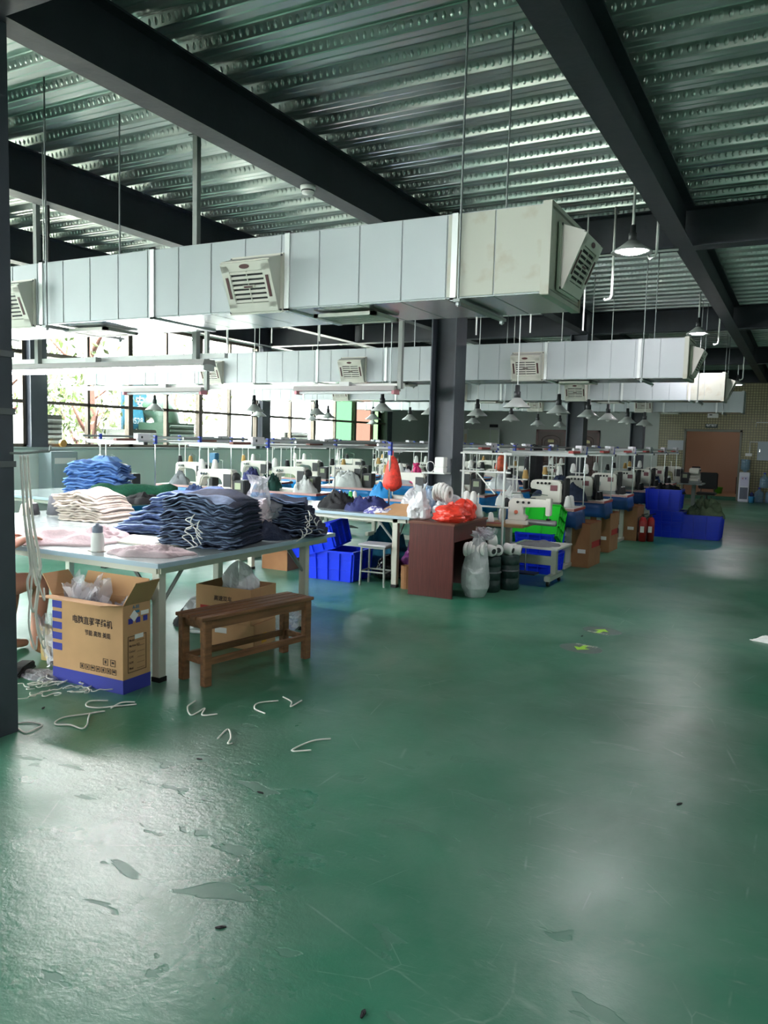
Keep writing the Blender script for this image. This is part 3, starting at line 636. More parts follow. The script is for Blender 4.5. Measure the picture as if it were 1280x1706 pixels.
def heap_mesh(sx, sy, sz, seed, fold=.25, freq=3.0, nr=22, ns=44, flat=.6):
    m = MB(); r0 = random.Random(seed); th = r0.uniform(0, 3.1); ca, sa = cos(th), sin(th)
    def height(x, y, r):
        env = max(0, 1 - r ** 2.2) ** flat
        u, v = (x * ca + y * sa) * freq, (-x * sa + y * ca) * freq * .55      # folds run along one direction
        wx, wy = nz(u * .6 + seed, v * .6, 3) * 1.2, nz(u * .6, v * .6 + seed, 9) * 1.2
        f1 = 1 - 2 * abs(nz(u + wx + seed * 1.3, v + wy, 1)); f2 = 1 - 2 * abs(nz(u * 2.4 + wy, v * 2.4 + wx + seed, 5)); lump = nz(x * 1.7 + seed * 2.2, y * 1.7, 4)
        return max(.004, sz * (env * (.66 + .55 * lump) + fold * (.2 + env) * (.75 * f1 + .35 * f2 - .35)))
    vs = [(0, 0, height(0, 0, 0))]
    for i in range(1, nr + 1):
        r = i / nr
        for k in range(ns):
            a = 2 * pi * k / ns; d = (cos(a), sin(a)); e = 1 + .28 * nz(d[0] * 1.5 + seed, d[1] * 1.5, 7) + .1 * nz(d[0] * 5, d[1] * 5 + seed, 2); rr = r * e
            h = height(d[0] * r, d[1] * r, r) if i < nr else .004
            vs.append((d[0] * rr * sx / 2, d[1] * rr * sy / 2, h))
    m.add(vs, [(0, 1 + k, 1 + (k + 1) % ns) for k in range(ns)])
    for i in range(nr - 1):
        for k in range(ns): m.f.append((1 + i * ns + k, 1 + (i + 1) * ns + k, 1 + (i + 1) * ns + (k + 1) % ns, 1 + i * ns + (k + 1) % ns)); m.m.append(0)
    b = len(m.v); m.v += [(v[0], v[1], 0) for v in vs[-ns:]]
    for k in range(ns): m.f.append((1 + (nr - 1) * ns + k, b + k, b + (k + 1) % ns, 1 + (nr - 1) * ns + (k + 1) % ns)); m.m.append(0)
    m.f.append(tuple(range(b, b + ns))[::-1]); m.m.append(0)
    return m
def heap(name, label, cat, loc, sx, sy, sz, seed, mat, rz=0, group=None, fold=.25, freq=3.0, flat=.6):
    return tag(heap_mesh(sx, sy, sz, seed, fold, freq, flat=flat).build(name, mat, smooth=True, loc=loc, rz=rz), label, cat, group)
def bag(name, label, cat, loc, rx, ry, h, seed, mat, group=None, neck=True, crumple=.16, parts=None):
    # crumpled film: faceted cellular creases over a slumped sack
    t = T(name, label, cat, loc, 0, group); m = MB(); nr, ns = 20, 30; vs = []; r0 = random.Random(seed)
    cells = [Vector((r0.uniform(-1, 1), r0.uniform(-1, 1), r0.uniform(-1, 1))).normalized() for _ in range(26)]; amp = [r0.uniform(-1, 1) for _ in cells]
    for i in range(nr + 1):
        q = i / nr
        if neck: prof = min(1, (q / .1) ** .5) * (1 - max(0, q - .35) ** 1.2 * 1.55)
        else: prof = min(1, .75 + q * 1.6) * max(0, 1 - q ** 3.2) ** .6
        if neck and q > .86: prof = .18 + (q - .86) * 2.6
        for k in range(ns):
            a = 2 * pi * k / ns; d = Vector((cos(a), sin(a), (q - .5) * 2.2)).normalized()
            ds = sorted(((d - c).length, j) for j, c in enumerate(cells))[:2]
            cre = min(1, (ds[1][0] - ds[0][0]) * 3.2); n1 = nz(d.x * 1.5 + seed, d.y * 1.5, d.z * 1.5)
            rr = max(.03, prof) * (1 + crumple * (amp[ds[0][1]] * .45 + .5 * cre - .35 + n1 + .35 * nz(d.x * 6, d.y * 6 + seed, q * 9)))
            vs.append((cos(a) * rx * rr, sin(a) * ry * rr, max(.002, q * h * (1 + crumple * (.8 * n1 + .4 * amp[ds[0][1]]) * (q > .25)))))
    m.add(vs, [tuple(range(ns))[::-1], tuple(range(nr * ns, nr * ns + ns))])
    for i in range(nr):
        for k in range(ns):
            A, B, C_, D_ = i * ns + k, i * ns + (k + 1) % ns, (i + 1) * ns + (k + 1) % ns, (i + 1) * ns + k
            if (i + k) % 2: m.f += [(A, B, C_), (A, C_, D_)]
            else: m.f += [(A, B, D_), (B, C_, D_)]
            m.m += [0, 0]
    m.build('bag_film', mat, t)
    if neck: MB().lathe([(.2 * min(rx, ry) * .9, h * .84), (.24 * min(rx, ry), h * .855), (.2 * min(rx, ry) * .9, h * .87)], 12).build('knot', mat, t, smooth=True)
    if parts: parts(t)
    return t
def tuft(label, loc, rx, ry, h, seed, mat, n=9):
    # loose crumpled film: several folded sheets sticking up
    t = T('plastic_wrap', label, 'plastic', loc); r0 = random.Random(seed)
    for k in range(n):
        m = MB(); g = 9; a = r0.uniform(0, 6.3); c = Vector((r0.uniform(-.6, .6) * rx, r0.uniform(-.6, .6) * ry, 0)); wd = r0.uniform(.35, .8) * rx; hh = h * r0.uniform(.45, 1); ln = Vector((r0.uniform(-.25, .25), r0.uniform(-.25, .25), 1)); vs = []
        for i in range(g + 1):
            for j in range(g + 1):
                u, v = (i / g - .5), j / g
                p = c + Vector((cos(a), sin(a), 0)) * u * 2 * wd * (.5 + .7 * v) + ln * v * hh
                d = Vector((-sin(a), cos(a), 0)); f_ = nz(u * 5 + seed + k, v * 3, k) * .9 + nz(u * 11, v * 9 + k, seed) * .5
                p += d * f_ * ry * .9; p.z += .12 * h * nz(u * 6 + k, v * 6, 3); p.x = max(-rx, min(rx, p.x)) if p.z < .1 else p.x; p.y = max(-ry, min(ry, p.y)); p.x = max(-rx, min(rx, p.x))
                vs.append((p.x, p.y, max(.005, p.z)))
        m.add(vs, [(i * (g + 1) + j, (i + 1) * (g + 1) + j, (i + 1) * (g + 1) + j + 1, i * (g + 1) + j + 1) for i in range(g) for j in range(g)]); m.build('film_sheet', mat, t)
    return t
def cone(name, label, loc, mat, h=.14, r=.045, group='thread cones'):
    t = T(name, label, 'thread cone', loc, 0, group)
    MB().lathe([(r * .9, .008), (r, .02), (r * .62, h * .9), (r * .55, h * .93)], 14).build('thread', mat, t, smooth=True)
    MB().lathe([(r * .85, 0), (r * .8, .01), (r * .35, h), (.001, h)], 10).build('core', PAPER, t)
def string(name, label, pts, r=.004, mat=None, group=None, seed=0, n=24, jz=.0):
    # smooth wandering cord through control points (Catmull-Rom)
    P = [Vector(p) for p in pts]; out = []
    for i in range(len(P) - 1):
        p0, p1, p2, p3 = P[max(0, i - 1)], P[i], P[i + 1], P[min(len(P) - 1, i + 2)]
        for k in range(6):
            q = k / 6
            out.append(.5 * ((2 * p1) + (p2 - p0) * q + (2 * p0 - 5 * p1 + 4 * p2 - p3) * q * q + (3 * p1 - p0 - 3 * p2 + p3) * q ** 3))
    out.append(P[-1])
    o = MB().tube(out, r, 5).build(name, mat or ROPE, smooth=True)
    if label: tag(o, label, 'cord', group)
    return o
def squiggle(name, label, c, size, n, seed, group, r=.0035, z=.006):
    rr = random.Random(seed); a = rr.uniform(0, 6); p = Vector((c[0], c[1], z)); pts = []
    for i in range(n):
        pts.append((p.x, p.y, z + abs(rr.gauss(0, .004)))); a += rr.uniform(-1.5, 1.5); p += Vector((cos(a), sin(a) * 1.3, 0)) * size / n * 2.2
    string(name, label, pts, r, ROPE, group)

# ------------------------------------------------------------------ cutting tables
TH = .76
def cut_table(label, x0, x1, y0, y1, legs, name='cutting_table'):
    t = T(name, label, 'table', ((x0 + x1) / 2, (y0 + y1) / 2, 0)); w_, d_ = (x1 - x0) / 2, (y1 - y0) / 2
    n = 2 if d_ > .7 else 1
    for k in range(n):
        a = -d_ + 2 * d_ * k / n; b = -d_ + 2 * d_ * (k + 1) / n
        MB().bb(-w_, w_, a + .001, b - .001, TH - .028, TH).build('tabletop', TOP, t, .004)
    m = MB()
    for q in ((-w_ - .004, w_ + .004, -d_ - .006, -d_, TH - .03, TH - .001), (-w_ - .004, w_ + .004, d_, d_ + .006, TH - .03, TH - .001), (w_, w_ + .006, -d_, d_, TH - .03, TH - .001), (-w_ - .006, -w_, -d_, d_, TH - .03, TH - .001)): m.bb(*q)
    m.build('edge_band', TEDGE, t)
    for s in (-1, 1):
        MB().bb(-w_ + .06, w_ - .06, s * (d_ - .06) - .015, s * (d_ - .06) + .015, TH - .075, TH - .03).build('rail', TLEG, t)
        MB().bb(s * (w_ - .05) - .015, s * (w_ - .05) + .015, -d_ + .06, d_ - .06, TH - .075, TH - .03).build('rail', TLEG, t)
    for lx, ly in legs:
        l = MB().bb(lx - .03, lx + .03, ly - .03, ly + .03, .03, TH - .03).build('leg', TLEG, t, .003); MB().bb(lx - .033, lx + .033, ly - .033, ly + .033, 0, .03).build('foot_cap', BLACK, l)
        sy = -1 if ly > 0 else 1
        MB().tube([(lx, ly, TH - .3), (lx, ly + sy * .22, TH - .06)], .012, 6).build('brace', GREYM, t)
        sx = -1 if lx > 0 else 1
        MB().tube([(lx, ly, TH - .3), (lx + sx * .22, ly, TH - .06)], .012, 6).build('brace', GREYM, t)
    return t
cut_table('large white cutting table in the foreground under the denim stacks', -6.55, -3.4, 3.52, 5.55, [(1.5, -.93), (1.5, .68), (.62, .68), (-.3, -.93), (-.3, .93), (-1.5, -.93), (-1.5, .93)])
cut_table('white topped table behind, with black and navy cloth and bags', -5.75, -3.52, 7.2, 8.25, [(-.95, -.45), (.93, -.45), (-.95, .45), (.93, .45)])
cut_table('far left white table carrying the blue denim pile and green roll', -9.0, -6.85, 6.25, 7.45, [(-.98, -.5), (.98, -.5), (-.98, .5), (.98, .5)])

# --- on the front table
G1 = 'folded dark denim garments in the front stack'
stack('folded_denim', 'folded dark denim garment in the front stack', 'garment', G1, (-3.76, 4.43, TH), R(14), .6, .52, 23, .016, [DENIM, DENIML], 2, .045, 0, .05, .1, .008, .016)
stack('folded_denim', 'mid blue denim garment in the fanned left pile', 'garment', 'fanned mid blue denim garments in the left pile', (-4.5, 4.78, TH), R(20), .85, .6, 12, .027, [DENIMM, DENIML], 5, .05, .2, .05, .5, .007, .03, .03)
stack('folded_denim', 'dark denim garment in the right pile by the edge', 'garment', 'folded dark denim garments in the right pile', (-3.63, 5.22, TH), R(30), .62, .5, 16, .018, [DENIM, DENIML], 9, .05, -.08, .06, .35, .008, .03, -.02)
stack('folded_cotton', 'folded cream cotton garment in the white stack', 'garment', 'folded cream cotton garments in the white stack', (-5.55, 5.03, TH), R(10), .54, .5, 12, .0215, [CREAMC], 12, .03, -.12, .05, .15, .007, .015, .0)
heap('spread_garment', 'pale pink cotton garment spread flat at the left front of the table', 'garment', (-4.75, 3.93, TH), 1.0, .8, .07, 21, PINKW, R(12), None, .35, 3.5)
heap('spread_garment', 'pale pink garment bunched beside the grey capped bottle', 'garment', (-4.58, 4.16, TH), .42, .34, .085, 23, PINKW, R(30), None, .4, 3)
heap('crumpled_lace', 'crumpled pale lace trim with dark edge dots near the table corner', 'fabric', (-3.72, 3.8, TH), .56, .34, .055, 25, PINKW, R(24), None, .5, 6)
for i in range(9):
    a = R(24); px = -.26 + i * .062; c = Vector((-3.72 + cos(a) * px + sin(a) * .15, 3.8 + sin(a) * px - cos(a) * .15 + .02 * nz(i, 2), TH + .008)); 
t = T('pattern_board', 'flat pale cutting board slab beneath the denim pile', 'board', (-4.15, 4.2, TH)); MB().bb(-.33, .33, -.18, .18, 0, .012).build('board', M('board_cream', (214, 210, 196), .5), t, .003)
heap('draped_denim', 'dark denim garment slumped between the front and right piles', 'garment', (-3.7, 4.9, TH), .5, .36, .13, 31, DENIM, R(20), None, .4, 3)
bag('plastic_bag', 'clear plastic bag with white lining lying between the denim piles', 'bag', (-3.72, 4.93, TH + .12), .17, .15, .34, 41, CLEAR, None, True, .3)
heap('white_lining', 'white crumpled lining inside the clear bag between denim piles', 'fabric', (-3.72, 4.93, TH + .12), .24, .2, .2, 43, PINKW)
# elastic bunches on the denim
for i in range(9):
    r_ = random.Random(50 + i); x, y, z = -3.66 + r_.uniform(-.05, .05), 4.15 + r_.uniform(-.02, .0), TH + .24 - .02 * i
    string('tie_cord', 'white tie cord hanging in a bunch from the front denim stack', [(x, y, z), (x + r_.uniform(-.05, .03), y - .025, z - .02), (x + r_.uniform(-.03, .05), y - .03, z - .05), (x + r_.uniform(-.06, .06), y - .028, z - .08)], .004, PAPER, 'tie cords on the front stack')
for i in range(8):
    r_ = random.Random(80 + i); x, y, z = -3.34 + r_.uniform(-.05, .05), 5.08 + r_.uniform(-.12, .12), TH + .22 - .02 * i
    string('tie_cord', 'white tie cord dangling from the right denim pile at the table edge', [(x, y, z), (x + r_.uniform(0, .05), y - .03, z - .02), (x + r_.uniform(.0, .06), y - .03, z - .06), (x + r_.uniform(-.02, .06), y - .06, z - .09)], .004, PAPER, 'tie cords on the right pile')
# glue bottle
t = T('squeeze_bottle', 'small white squeeze bottle with grey cap at the table front', 'bottle', (-4.07, 3.66, TH))
MB().lathe([(.04, 0), (.042, .01), (.042, .1), (.035, .125), (.02, .135), (0, .136)], 16).build('body', PAPER, t, smooth=True)
MB().lathe([(.034, .125), (.034, .16), (.026, .172), (.012, .176), (.01, .186), (0, .187)], 14).build('cap', M('cap_grey', (120, 130, 146), .5), t, smooth=True)
MB().bb(-.06, .05, -.03, .03, 0, .004).build('pad', CREAMC, t)
TGREY = M('thread_grey', (84, 86, 92), .8, bump=.3, bscale=90); TCR = M('thread_cream', (214, 204, 182), .8); TBLK = M('thread_black', (30, 30, 34), .8); TWH = M('thread_white', (226, 226, 222), .8); TGOLD = M('thread_gold', (186, 150, 90), .8)
for i, (x, y, h, r, m, l) in enumerate(((-6.36, 4.92, .15, .05, TCR, 'cream thread cone leftmost on the cutting table'), (-6.3, 4.82, .11, .05, TCR, 'short cream thread cone second from left on the table'), (-6.22, 4.86, .12, .05, TBLK, 'short dark thread cone on the cutting table'), (-6.1, 4.98, .2, .07, TGREY, 'largest dark grey thread cone on the cutting table'), (-5.99, 5.05, .12, .05, TGREY, 'small grey thread cone beside the white stack'))): cone('thread_cone', l, (x, y, TH), m, h, r, 'thread cones on the cutting table')
heap('blue_rag', 'blue rag lying behind the thread cones', 'fabric', (-6.33, 5.3, TH), .3, .22, .09, 47, NAVYC)
# far left table
stack('folded_denim', 'folded light blue denim garment in the far left pile', 'garment', 'folded light blue denim garments in the far pile', (-7.72, 6.95, TH), R(28), .72, .58, 13, .033, [DENIMB, DENIMBL], 14, .04, .05, .06, .15, .008, .04)
heap('denim_scrap', 'pale blue denim piece lying on top of the far pile', 'garment', (-7.62, 6.98, TH + .42), .4, .34, .08, 49, DENIMBL, R(10))
t = T('fabric_roll', 'thick dark green knit fabric roll lying on black cloth', 'fabric roll', (-6.95, 6.75, TH + .02))
MB().tube([(-.36 + .06 * i, -.26 + .055 * i + .02 * sin(i), .08 + .012 * sin(i * 1.3)) for i in range(13)], [.05] + [.075 + .006 * sin(i * 2.1) for i in range(11)] + [.05], 12).build('roll', GREENK, t, smooth=True)
heap('black_fabric', 'black fabric draped beside the green roll', 'fabric', (-6.6, 6.6, TH - .0), .5, .75, .1, 53, BLACKC, R(30), None, .4)

# ------------------------------------------------------------------ machine carton in front
def carton_walls(t, w_, d_, h, mat, flaps=None, th=.006):
    for nm, q in (('side', (-w_, w_, -d_, -d_ + th, 0, h)), ('side', (-w_, w_, d_ - th, d_, 0, h)), ('side', (-w_, -w_ + th, -d_ + th, d_ - th, 0, h)), ('side', (w_ - th, w_, -d_ + th, d_ - th, 0, h))): MB().bb(*q).build(nm, mat, t, .001, seg=1)
    MB().bb(-w_ + th, w_ - th, -d_ + th, d_ - th, 0, th).build('bottom', mat, t)
def flap(t, mat, hinge, wid, length, axis, ang):
    # board hinged on an upper edge; ang from horizontal-out
    m = MB(); dx, dy = axis; c, s_ = cos(ang), sin(ang); px, py = -dy, dx
    hx, hy, hz = hinge; k = .88
    P = [(hx + px * wid / 2, hy + py * wid / 2, hz), (hx - px * wid / 2, hy - py * wid / 2, hz), (hx - px * wid / 2 * k + dx * length * c, hy - py * wid / 2 * k + dy * length * c, hz + length * s_), (hx + px * wid / 2 * k + dx * length * c, hy + py * wid / 2 * k + dy * length * c, hz + length * s_)]
    n = Vector(P[1]) - Vector(P[0]); n2 = Vector(P[3]) - Vector(P[0]); nn = n.cross(n2).normalized() * .005
    m.add([Vector(p) for p in P] + [Vector(p) + nn for p in P], [(0, 1, 2, 3), (7, 6, 5, 4), (0, 4, 5, 1), (1, 5, 6, 2), (2, 6, 7, 3), (3, 7, 4, 0)]); m.build('flap', mat, t)
t = T('cardboard_box', 'open sewing machine carton with blue print standing before the table leg', 'box', (-3.755, 3.4, 0), R(1)); w_, d_, h = .295, .112, .53
carton_walls(t, w_, d_, h, CARD)
flap(t, CARD, (0, -d_, h), 2 * w_, .14, (0, -1), R(8)); flap(t, CARD, (w_, 0, h), 2 * d_, .17, (1, 0), R(58)); flap(t, CARD, (-w_, 0, h), 2 * d_, .16, (-1, 0), R(50)); flap(t, CARD, (0, d_, h), 2 * w_, .13, (0, 1), R(76))
f = -d_ - .0015
m = MB(); m.bb(-w_ - .001, w_ + .001, f, f + .001, 0, .085); m.build('blue_band', PBLUE, t); MB().bb(w_, w_ + .0015, -d_, d_, 0, .085).build('blue_band', PBLUE, t)
for i in range(6): MB().bb(-w_, -w_ + .082, f, f + .001, .195 + i * .066, .195 + i * .066 + .044 if i < 5 else h - .005).build('blue_square', PBLUE, t)
text('电脑直驱平缝机', .052, PDARK, t, (.045, f - .0005, .405), FRONT, sx=.92); text('节能 高效 美观', .036, PDARK, t, (.09, f - .0005, .335), FRONT, sx=.9)
def pict(x, z, s, k):
    m = MB()
    for q in ((-s, s, -s, -s + .003), (-s, s, s - .003, s), (-s, -s + .003, -s, s), (s - .003, s, -s, s)): m.bb(x + q[0], x + q[1], f - .001, f, z + q[2], z + q[3])
    kk = k % 4
    if kk == 0: m.bb(x - .006, x + .006, f - .001, f, z - .009, z + .009)
    elif kk == 1: m.box((x, f - .0005, z), (.022, .001, .004), mat=Matrix.Rotation(.8, 3, 'Y')); m.box((x, f - .0005, z), (.022, .001, .004), mat=Matrix.Rotation(-.8, 3, 'Y'))
    elif kk == 2: m.bb(x - .009, x + .009, f - .001, f, z - .004, z + .008)
    else: m.box((x, f - .0005, z), (.013, .001, .013), mat=Matrix.Rotation(.78, 3, 'Y'))
    m.build('pictogram', PDARK, t)
for i in range(7): pict(-.04 + i * .044, .125, .017, i)
for i in range(2): pict(.155 + i * .06, .178, .02, i * 2)
sx_ = w_ + .0015
m = MB()
for q in ((-.075, .075, .12, .123), (-.075, .075, .337, .34), (-.075, -.072, .12, .34), (.072, .075, .12, .34)): m.bb(sx_, sx_ + .001, q[0], q[1], q[2], q[3])
m.build('form_border', PDARK, t)
for i, s in enumerate(('Model:', 'Machine NO:', 'Colour:', 'G.W:', 'N.W:', 'Meas:')): text(s, .02, PDARK, t, (sx_ + .001, -.065, .315 - i * .034), SIDE, align='LEFT', sx=.8); MB().bb(sx_, sx_ + .001, .0, .06, .305 - i * .034, .3065 - i * .034).build('rule_line', PDARK, t)
MB().bb(sx_, sx_ + .002, -.02, .05, .318, .345).build('sticker', PAPER, t); MB().box((sx_ + .001, -.025, .46), (.002, .05, .05), mat=Matrix.Rotation(.78, 3, 'X')).build('sticker', PAPER, t); MB().bb(sx_, sx_ + .002, .03, .095, .455, .48).build('sticker', PAPER, t)
for i in range(3): MB().bb(sx_, sx_ + .001, -.07 + i * .06, -.035 + i * .06, .415, .448).build('blue_icon', PBLUE, t)
MB().bb(sx_, sx_ + .001, -.03, .02, .475, .49).build('teal_mark', M('print_teal', (40, 110, 140), .8), t); text('A-8E', .028, M('print_teal', (40, 110, 140), .8), t, (sx_ + .001, -.01, .512), SIDE)
tuft('crumpled clear plastic wrap stuffed in the left of the machine carton', (-3.87, 3.4, .25), .155, .095, .42, 61, CLEAR, 11)
tuft('shredded clear plastic film heaped at the right of the machine carton', (-3.6, 3.4, .25), .12, .095, .3, 63, CLEAR, 9)
# bench
t = T('wooden_bench', 'old brown wooden slatted bench in front of the cutting table', 'bench', (-3.1875, 4.13, 0), R(-11))
BL, BW, BH = .93, .27, .435
for i in range(4): MB().bb(-BW / 2 + i * .07, -BW / 2 + i * .07 + .06, -BL / 2 - .02, BL / 2 + .02, BH - .022, BH).build('slat', WOOD, t, .003)
for sx in (-1, 1):
    for sy in (-1, 1): MB().bb(sx * (BW / 2 - .025) - .025, sx * (BW / 2 - .025) + .025, sy * (BL / 2 - .03) - .027, sy * (BL / 2 - .03) + .027, 0, BH - .022).build('leg', WOOD, t, .004)
    MB().bb(sx * (BW / 2 - .025) - .014, sx * (BW / 2 - .025) + .014, -BL / 2 + .05, BL / 2 - .05, BH - .08, BH - .022).build('apron', WOOD, t, .003)
    MB().bb(sx * (BW / 2 - .025) - .014, sx * (BW / 2 - .025) + .014, -BL / 2 + .05, BL / 2 - .05, .13, .17).build('stretcher', WOOD, t, .003)
for sy in (-1, 1):
    MB().bb(-BW / 2 + .05, BW / 2 - .05, sy * (BL / 2 - .03) - .012, sy * (BL / 2 - .03) + .012, .13, .17).build('stretcher', WOOD, t, .003); MB().bb(-BW / 2 + .05, BW / 2 - .05, sy * (BL / 2 - .03) - .012, sy * (BL / 2 - .03) + .012, BH - .08, BH - .022).build('apron', WOOD, t, .003)
# boxes under the front table
t = T('cardboard_box', 'brown carton with plastic bag under the table behind the bench, upper one', 'box', (-3.68, 4.62, .185), R(4)); carton_walls(t, .24, .17, .26, CARD)
text('高速四线', .05, PDARK, t, (.2415, 0, .16), SIDE); text('高速双车', .04, PDARK, t, (0, -.1715, .17), FRONT); MB().bb(.24, .2415, -.12, .12, .1, .104).build('red_line', PRED, t); MB().bb(-.2, .16, -.1715, -.17, .085, .11).build('red_line', PRED, t); MB().bb(.24, .2415, -.05, .05, .04, .06).build('dark_label', PDARK, t)
t = T('cardboard_box', 'flat brown carton under the table behind the bench, lower one', 'box', (-3.66, 4.62, 0), R(7)); m = MB().bb(-.23, .23, -.16, .16, 0, .182); m.build('body', CARD, t, .003); MB().bb(-.1, .0, -.1615, -.16, .1, .14).build('sticker', PAPER, t); MB().bb(.23, .2315, -.05, .02, .03, .1).build('yellow_mark', M('yellow_print', (214, 160, 40), .7), t)
bag('plastic_bag', 'pale grey plastic bag sitting in the carton behind the bench', 'bag', (-3.66, 4.62, .22), .17, .12, .36, 71, PLAST, None, False, .3)
bag('plastic_bag', 'white plastic sack on the floor under the table left of the bench', 'bag', (-4.1, 4.75, 0), .2, .16, .27, 73, PLAST, None, False, .25)
bag('plastic_bag', 'clear plastic sack on the floor behind the bench at its right end', 'bag', (-3.62, 5.15, 0), .14, .12, .24, 75, CLEAR, None, False, .3)
heap('dark_scrap', 'dark cloth scrap on the sack under the table', 'fabric', (-4.32, 4.85, 0), .3, .25, .2, 77, BLACKC)
tuft('torn clear plastic film on the floor left of the machine carton', (-4.24, 3.5, 0), .14, .1, .42, 79, CLEAR, 8)
o = heap('plastic_scraps', 'low white plastic scraps on the floor left of the machine carton', 'plastic', (-4.15, 3.28, 0), .34, .22, .03, 78, CLEAR, 0, None, .6, 7)
t = T('foam_block', 'beige foam wedge standing on the floor by the strings', 'foam', (-4.42, 3.55, 0), R(10)); MB().prism([(-.04, 0), (.03, 0), (.06, .22), (-.05, .24)], -.03, .03).build('block', M('foam_beige', (206, 176, 120), .9), t, .004)

# ------------------------------------------------------------------ person seated behind the left column
def skin_obj(name, pts, edges, radii, mat, parent=None, sub=2, root=0):
    me = bpy.data.meshes.new(name); me.from_pydata(pts, edges, []); me.materials.append(mat)
    o = put(name, me, parent)
    md = o.modifiers.new('s', 'SKIN'); md.use_smooth_shade = True
    sv = me.skin_vertices[0].data
    for i, r in enumerate(radii): sv[i].radius = (r, r) if not isinstance(r, tuple) else r; sv[i].use_root = (i == root)
    s_ = o.modifiers.new('d', 'SUBSURF'); s_.levels = sub; s_.render_levels = sub
    return o
PX, PY = -4.72, 3.08
t = T('person', 'seated person mostly hidden behind the left column, bare leg under the table', 'person', (PX, PY, 0))
P = {}; pts = []; rad = []; ed = []
def V_(k, p, r, par=None):
    P[k] = len(pts); pts.append(p); rad.append(r)
    if par: ed.append((P[par], P[k]))
V_('pel', (0, 0, .52), .13); V_('waist', (0, .02, .68), .12, 'pel'); V_('chest', (0, .05, .88), (.15, .12), 'waist'); V_('neckb', (0, .06, 1.02), .06, 'chest'); V_('neck', (0, .08, 1.09), .05, 'neckb')
V_('jaw', (0, .12, 1.14), .065, 'neck'); V_('head', (0, .11, 1.24), .088, 'jaw'); V_('crown', (0, .1, 1.31), .065, 'head')
for s, k in ((1, 'R'), (-1, 'L')):
    V_('sh' + k, (s * .17, .05, .96), .055, 'chest'); V_('el' + k, (s * .2, .2, .76), .042, 'sh' + k); V_('wr' + k, (s * .12, .41, .81), .028, 'el' + k); V_('pm' + k, (s * .1, .47, .81), (.038, .02), 'wr' + k)
    for f_, (dx, L_) in enumerate(((-.03, .07), (-.01, .085), (.01, .08), (.028, .062))):
        V_('f%d%s' % (f_, k), (s * .1 + dx, .53, .815), .0095, 'pm' + k); V_('g%d%s' % (f_, k), (s * .1 + dx * 1.1, .53 + L_ * .6, .795), .008, 'f%d%s' % (f_, k))
    V_('th' + k, (s * .1 - s * .05, .45, .805), .012, 'wr' + k); V_('ti' + k, (s * .1 - s * .07, .49, .8), .009, 'th' + k)
    V_('hip' + k, (s * .1, .02, .5), .1, 'pel'); V_('kn' + k, (s * .15 + .05, .5, .54), .068, 'hip' + k); V_('cf' + k, (s * .15 + .05, .48, .33), .055, 'kn' + k); V_('an' + k, (s * .15 + .05, .44, .09), .036, 'cf' + k); V_('ft' + k, (s * .15 + .05, .52, .04), .036, 'an' + k); V_('toe' + k, (s * .15 + .05, .62, .03), .026, 'ft' + k)
skin_obj('body', pts, ed, rad, SKIN, t)
skin_obj('shirt', [(0, .0, .56), (0, .02, .7), (0, .05, .9), (0, .06, 1.0), (.17, .05, .96), (.19, .14, .84), (-.17, .05, .96), (-.19, .14, .84)], [(0, 1), (1, 2), (2, 3), (2, 4), (4, 5), (2, 6), (6, 7)], [.145, .14, (.17, .14), .085, .075, .065, .075, .065], BLACKC, t)
skin_obj('shorts', [(0, 0, .52), (.1, .02, .5), (.14, .26, .52), (-.1, .02, .5), (-.06, .26, .52)], [(0, 1), (1, 2), (0, 3), (3, 4)], [.145, .115, .1, .115, .1], M('grey_shorts', (70, 74, 84), .9), t)
MB().lathe([(0, .105), (.05, .1), (.09, .06), (.1, .0), (.095, -.06), (.07, -.1), (.05, -.12)], 18, (0, .085, 1.25)).build('hair', HAIR, t, smooth=True)
m = MB()
for s in (-1, 1): m.lathe([(0, -.008), (.011, 0), (0, .008)], 8, (s * .034, .195, 1.24), ax='Y')
m.build('eyes', BLACK, t)
MB().prism([(-.012, 1.19), (.012, 1.19), (.006, 1.235), (-.006, 1.235)], .185, .215).build('nose', SKIN, t, .003); MB().bb(-.022, .022, .18, .19, 1.16, 1.168).build('mouth', M('lips', (140, 70, 66), .5), t)
t = T('shoe', 'black flat shoe on the floor beneath the hanging strings', 'shoe', (-4.33, 3.26, 0), R(-60)); MB().prism([(-.13, 0), (.12, 0), (.13, .02), (.05, .05), (-.05, .05), (-.13, .045)], -.045, .045).build('upper', BLACK, t, .008); MB().bb(-.132, .132, -.047, .047, 0, .01).build('sole', DGREY, t)
t = T('stool', 'low grey metal stool under the seated person', 'stool', (PX, PY - .02, 0)); MB().bb(-.17, .17, -.15, .15, .36, .39).build('seat', GREYM, t, .006)
for sx in (-1, 1):
    for sy in (-1, 1): MB().tube([(sx * .14, sy * .12, .36), (sx * .16, sy * .14, 0)], .012, 6).build('leg', GREYM, t)
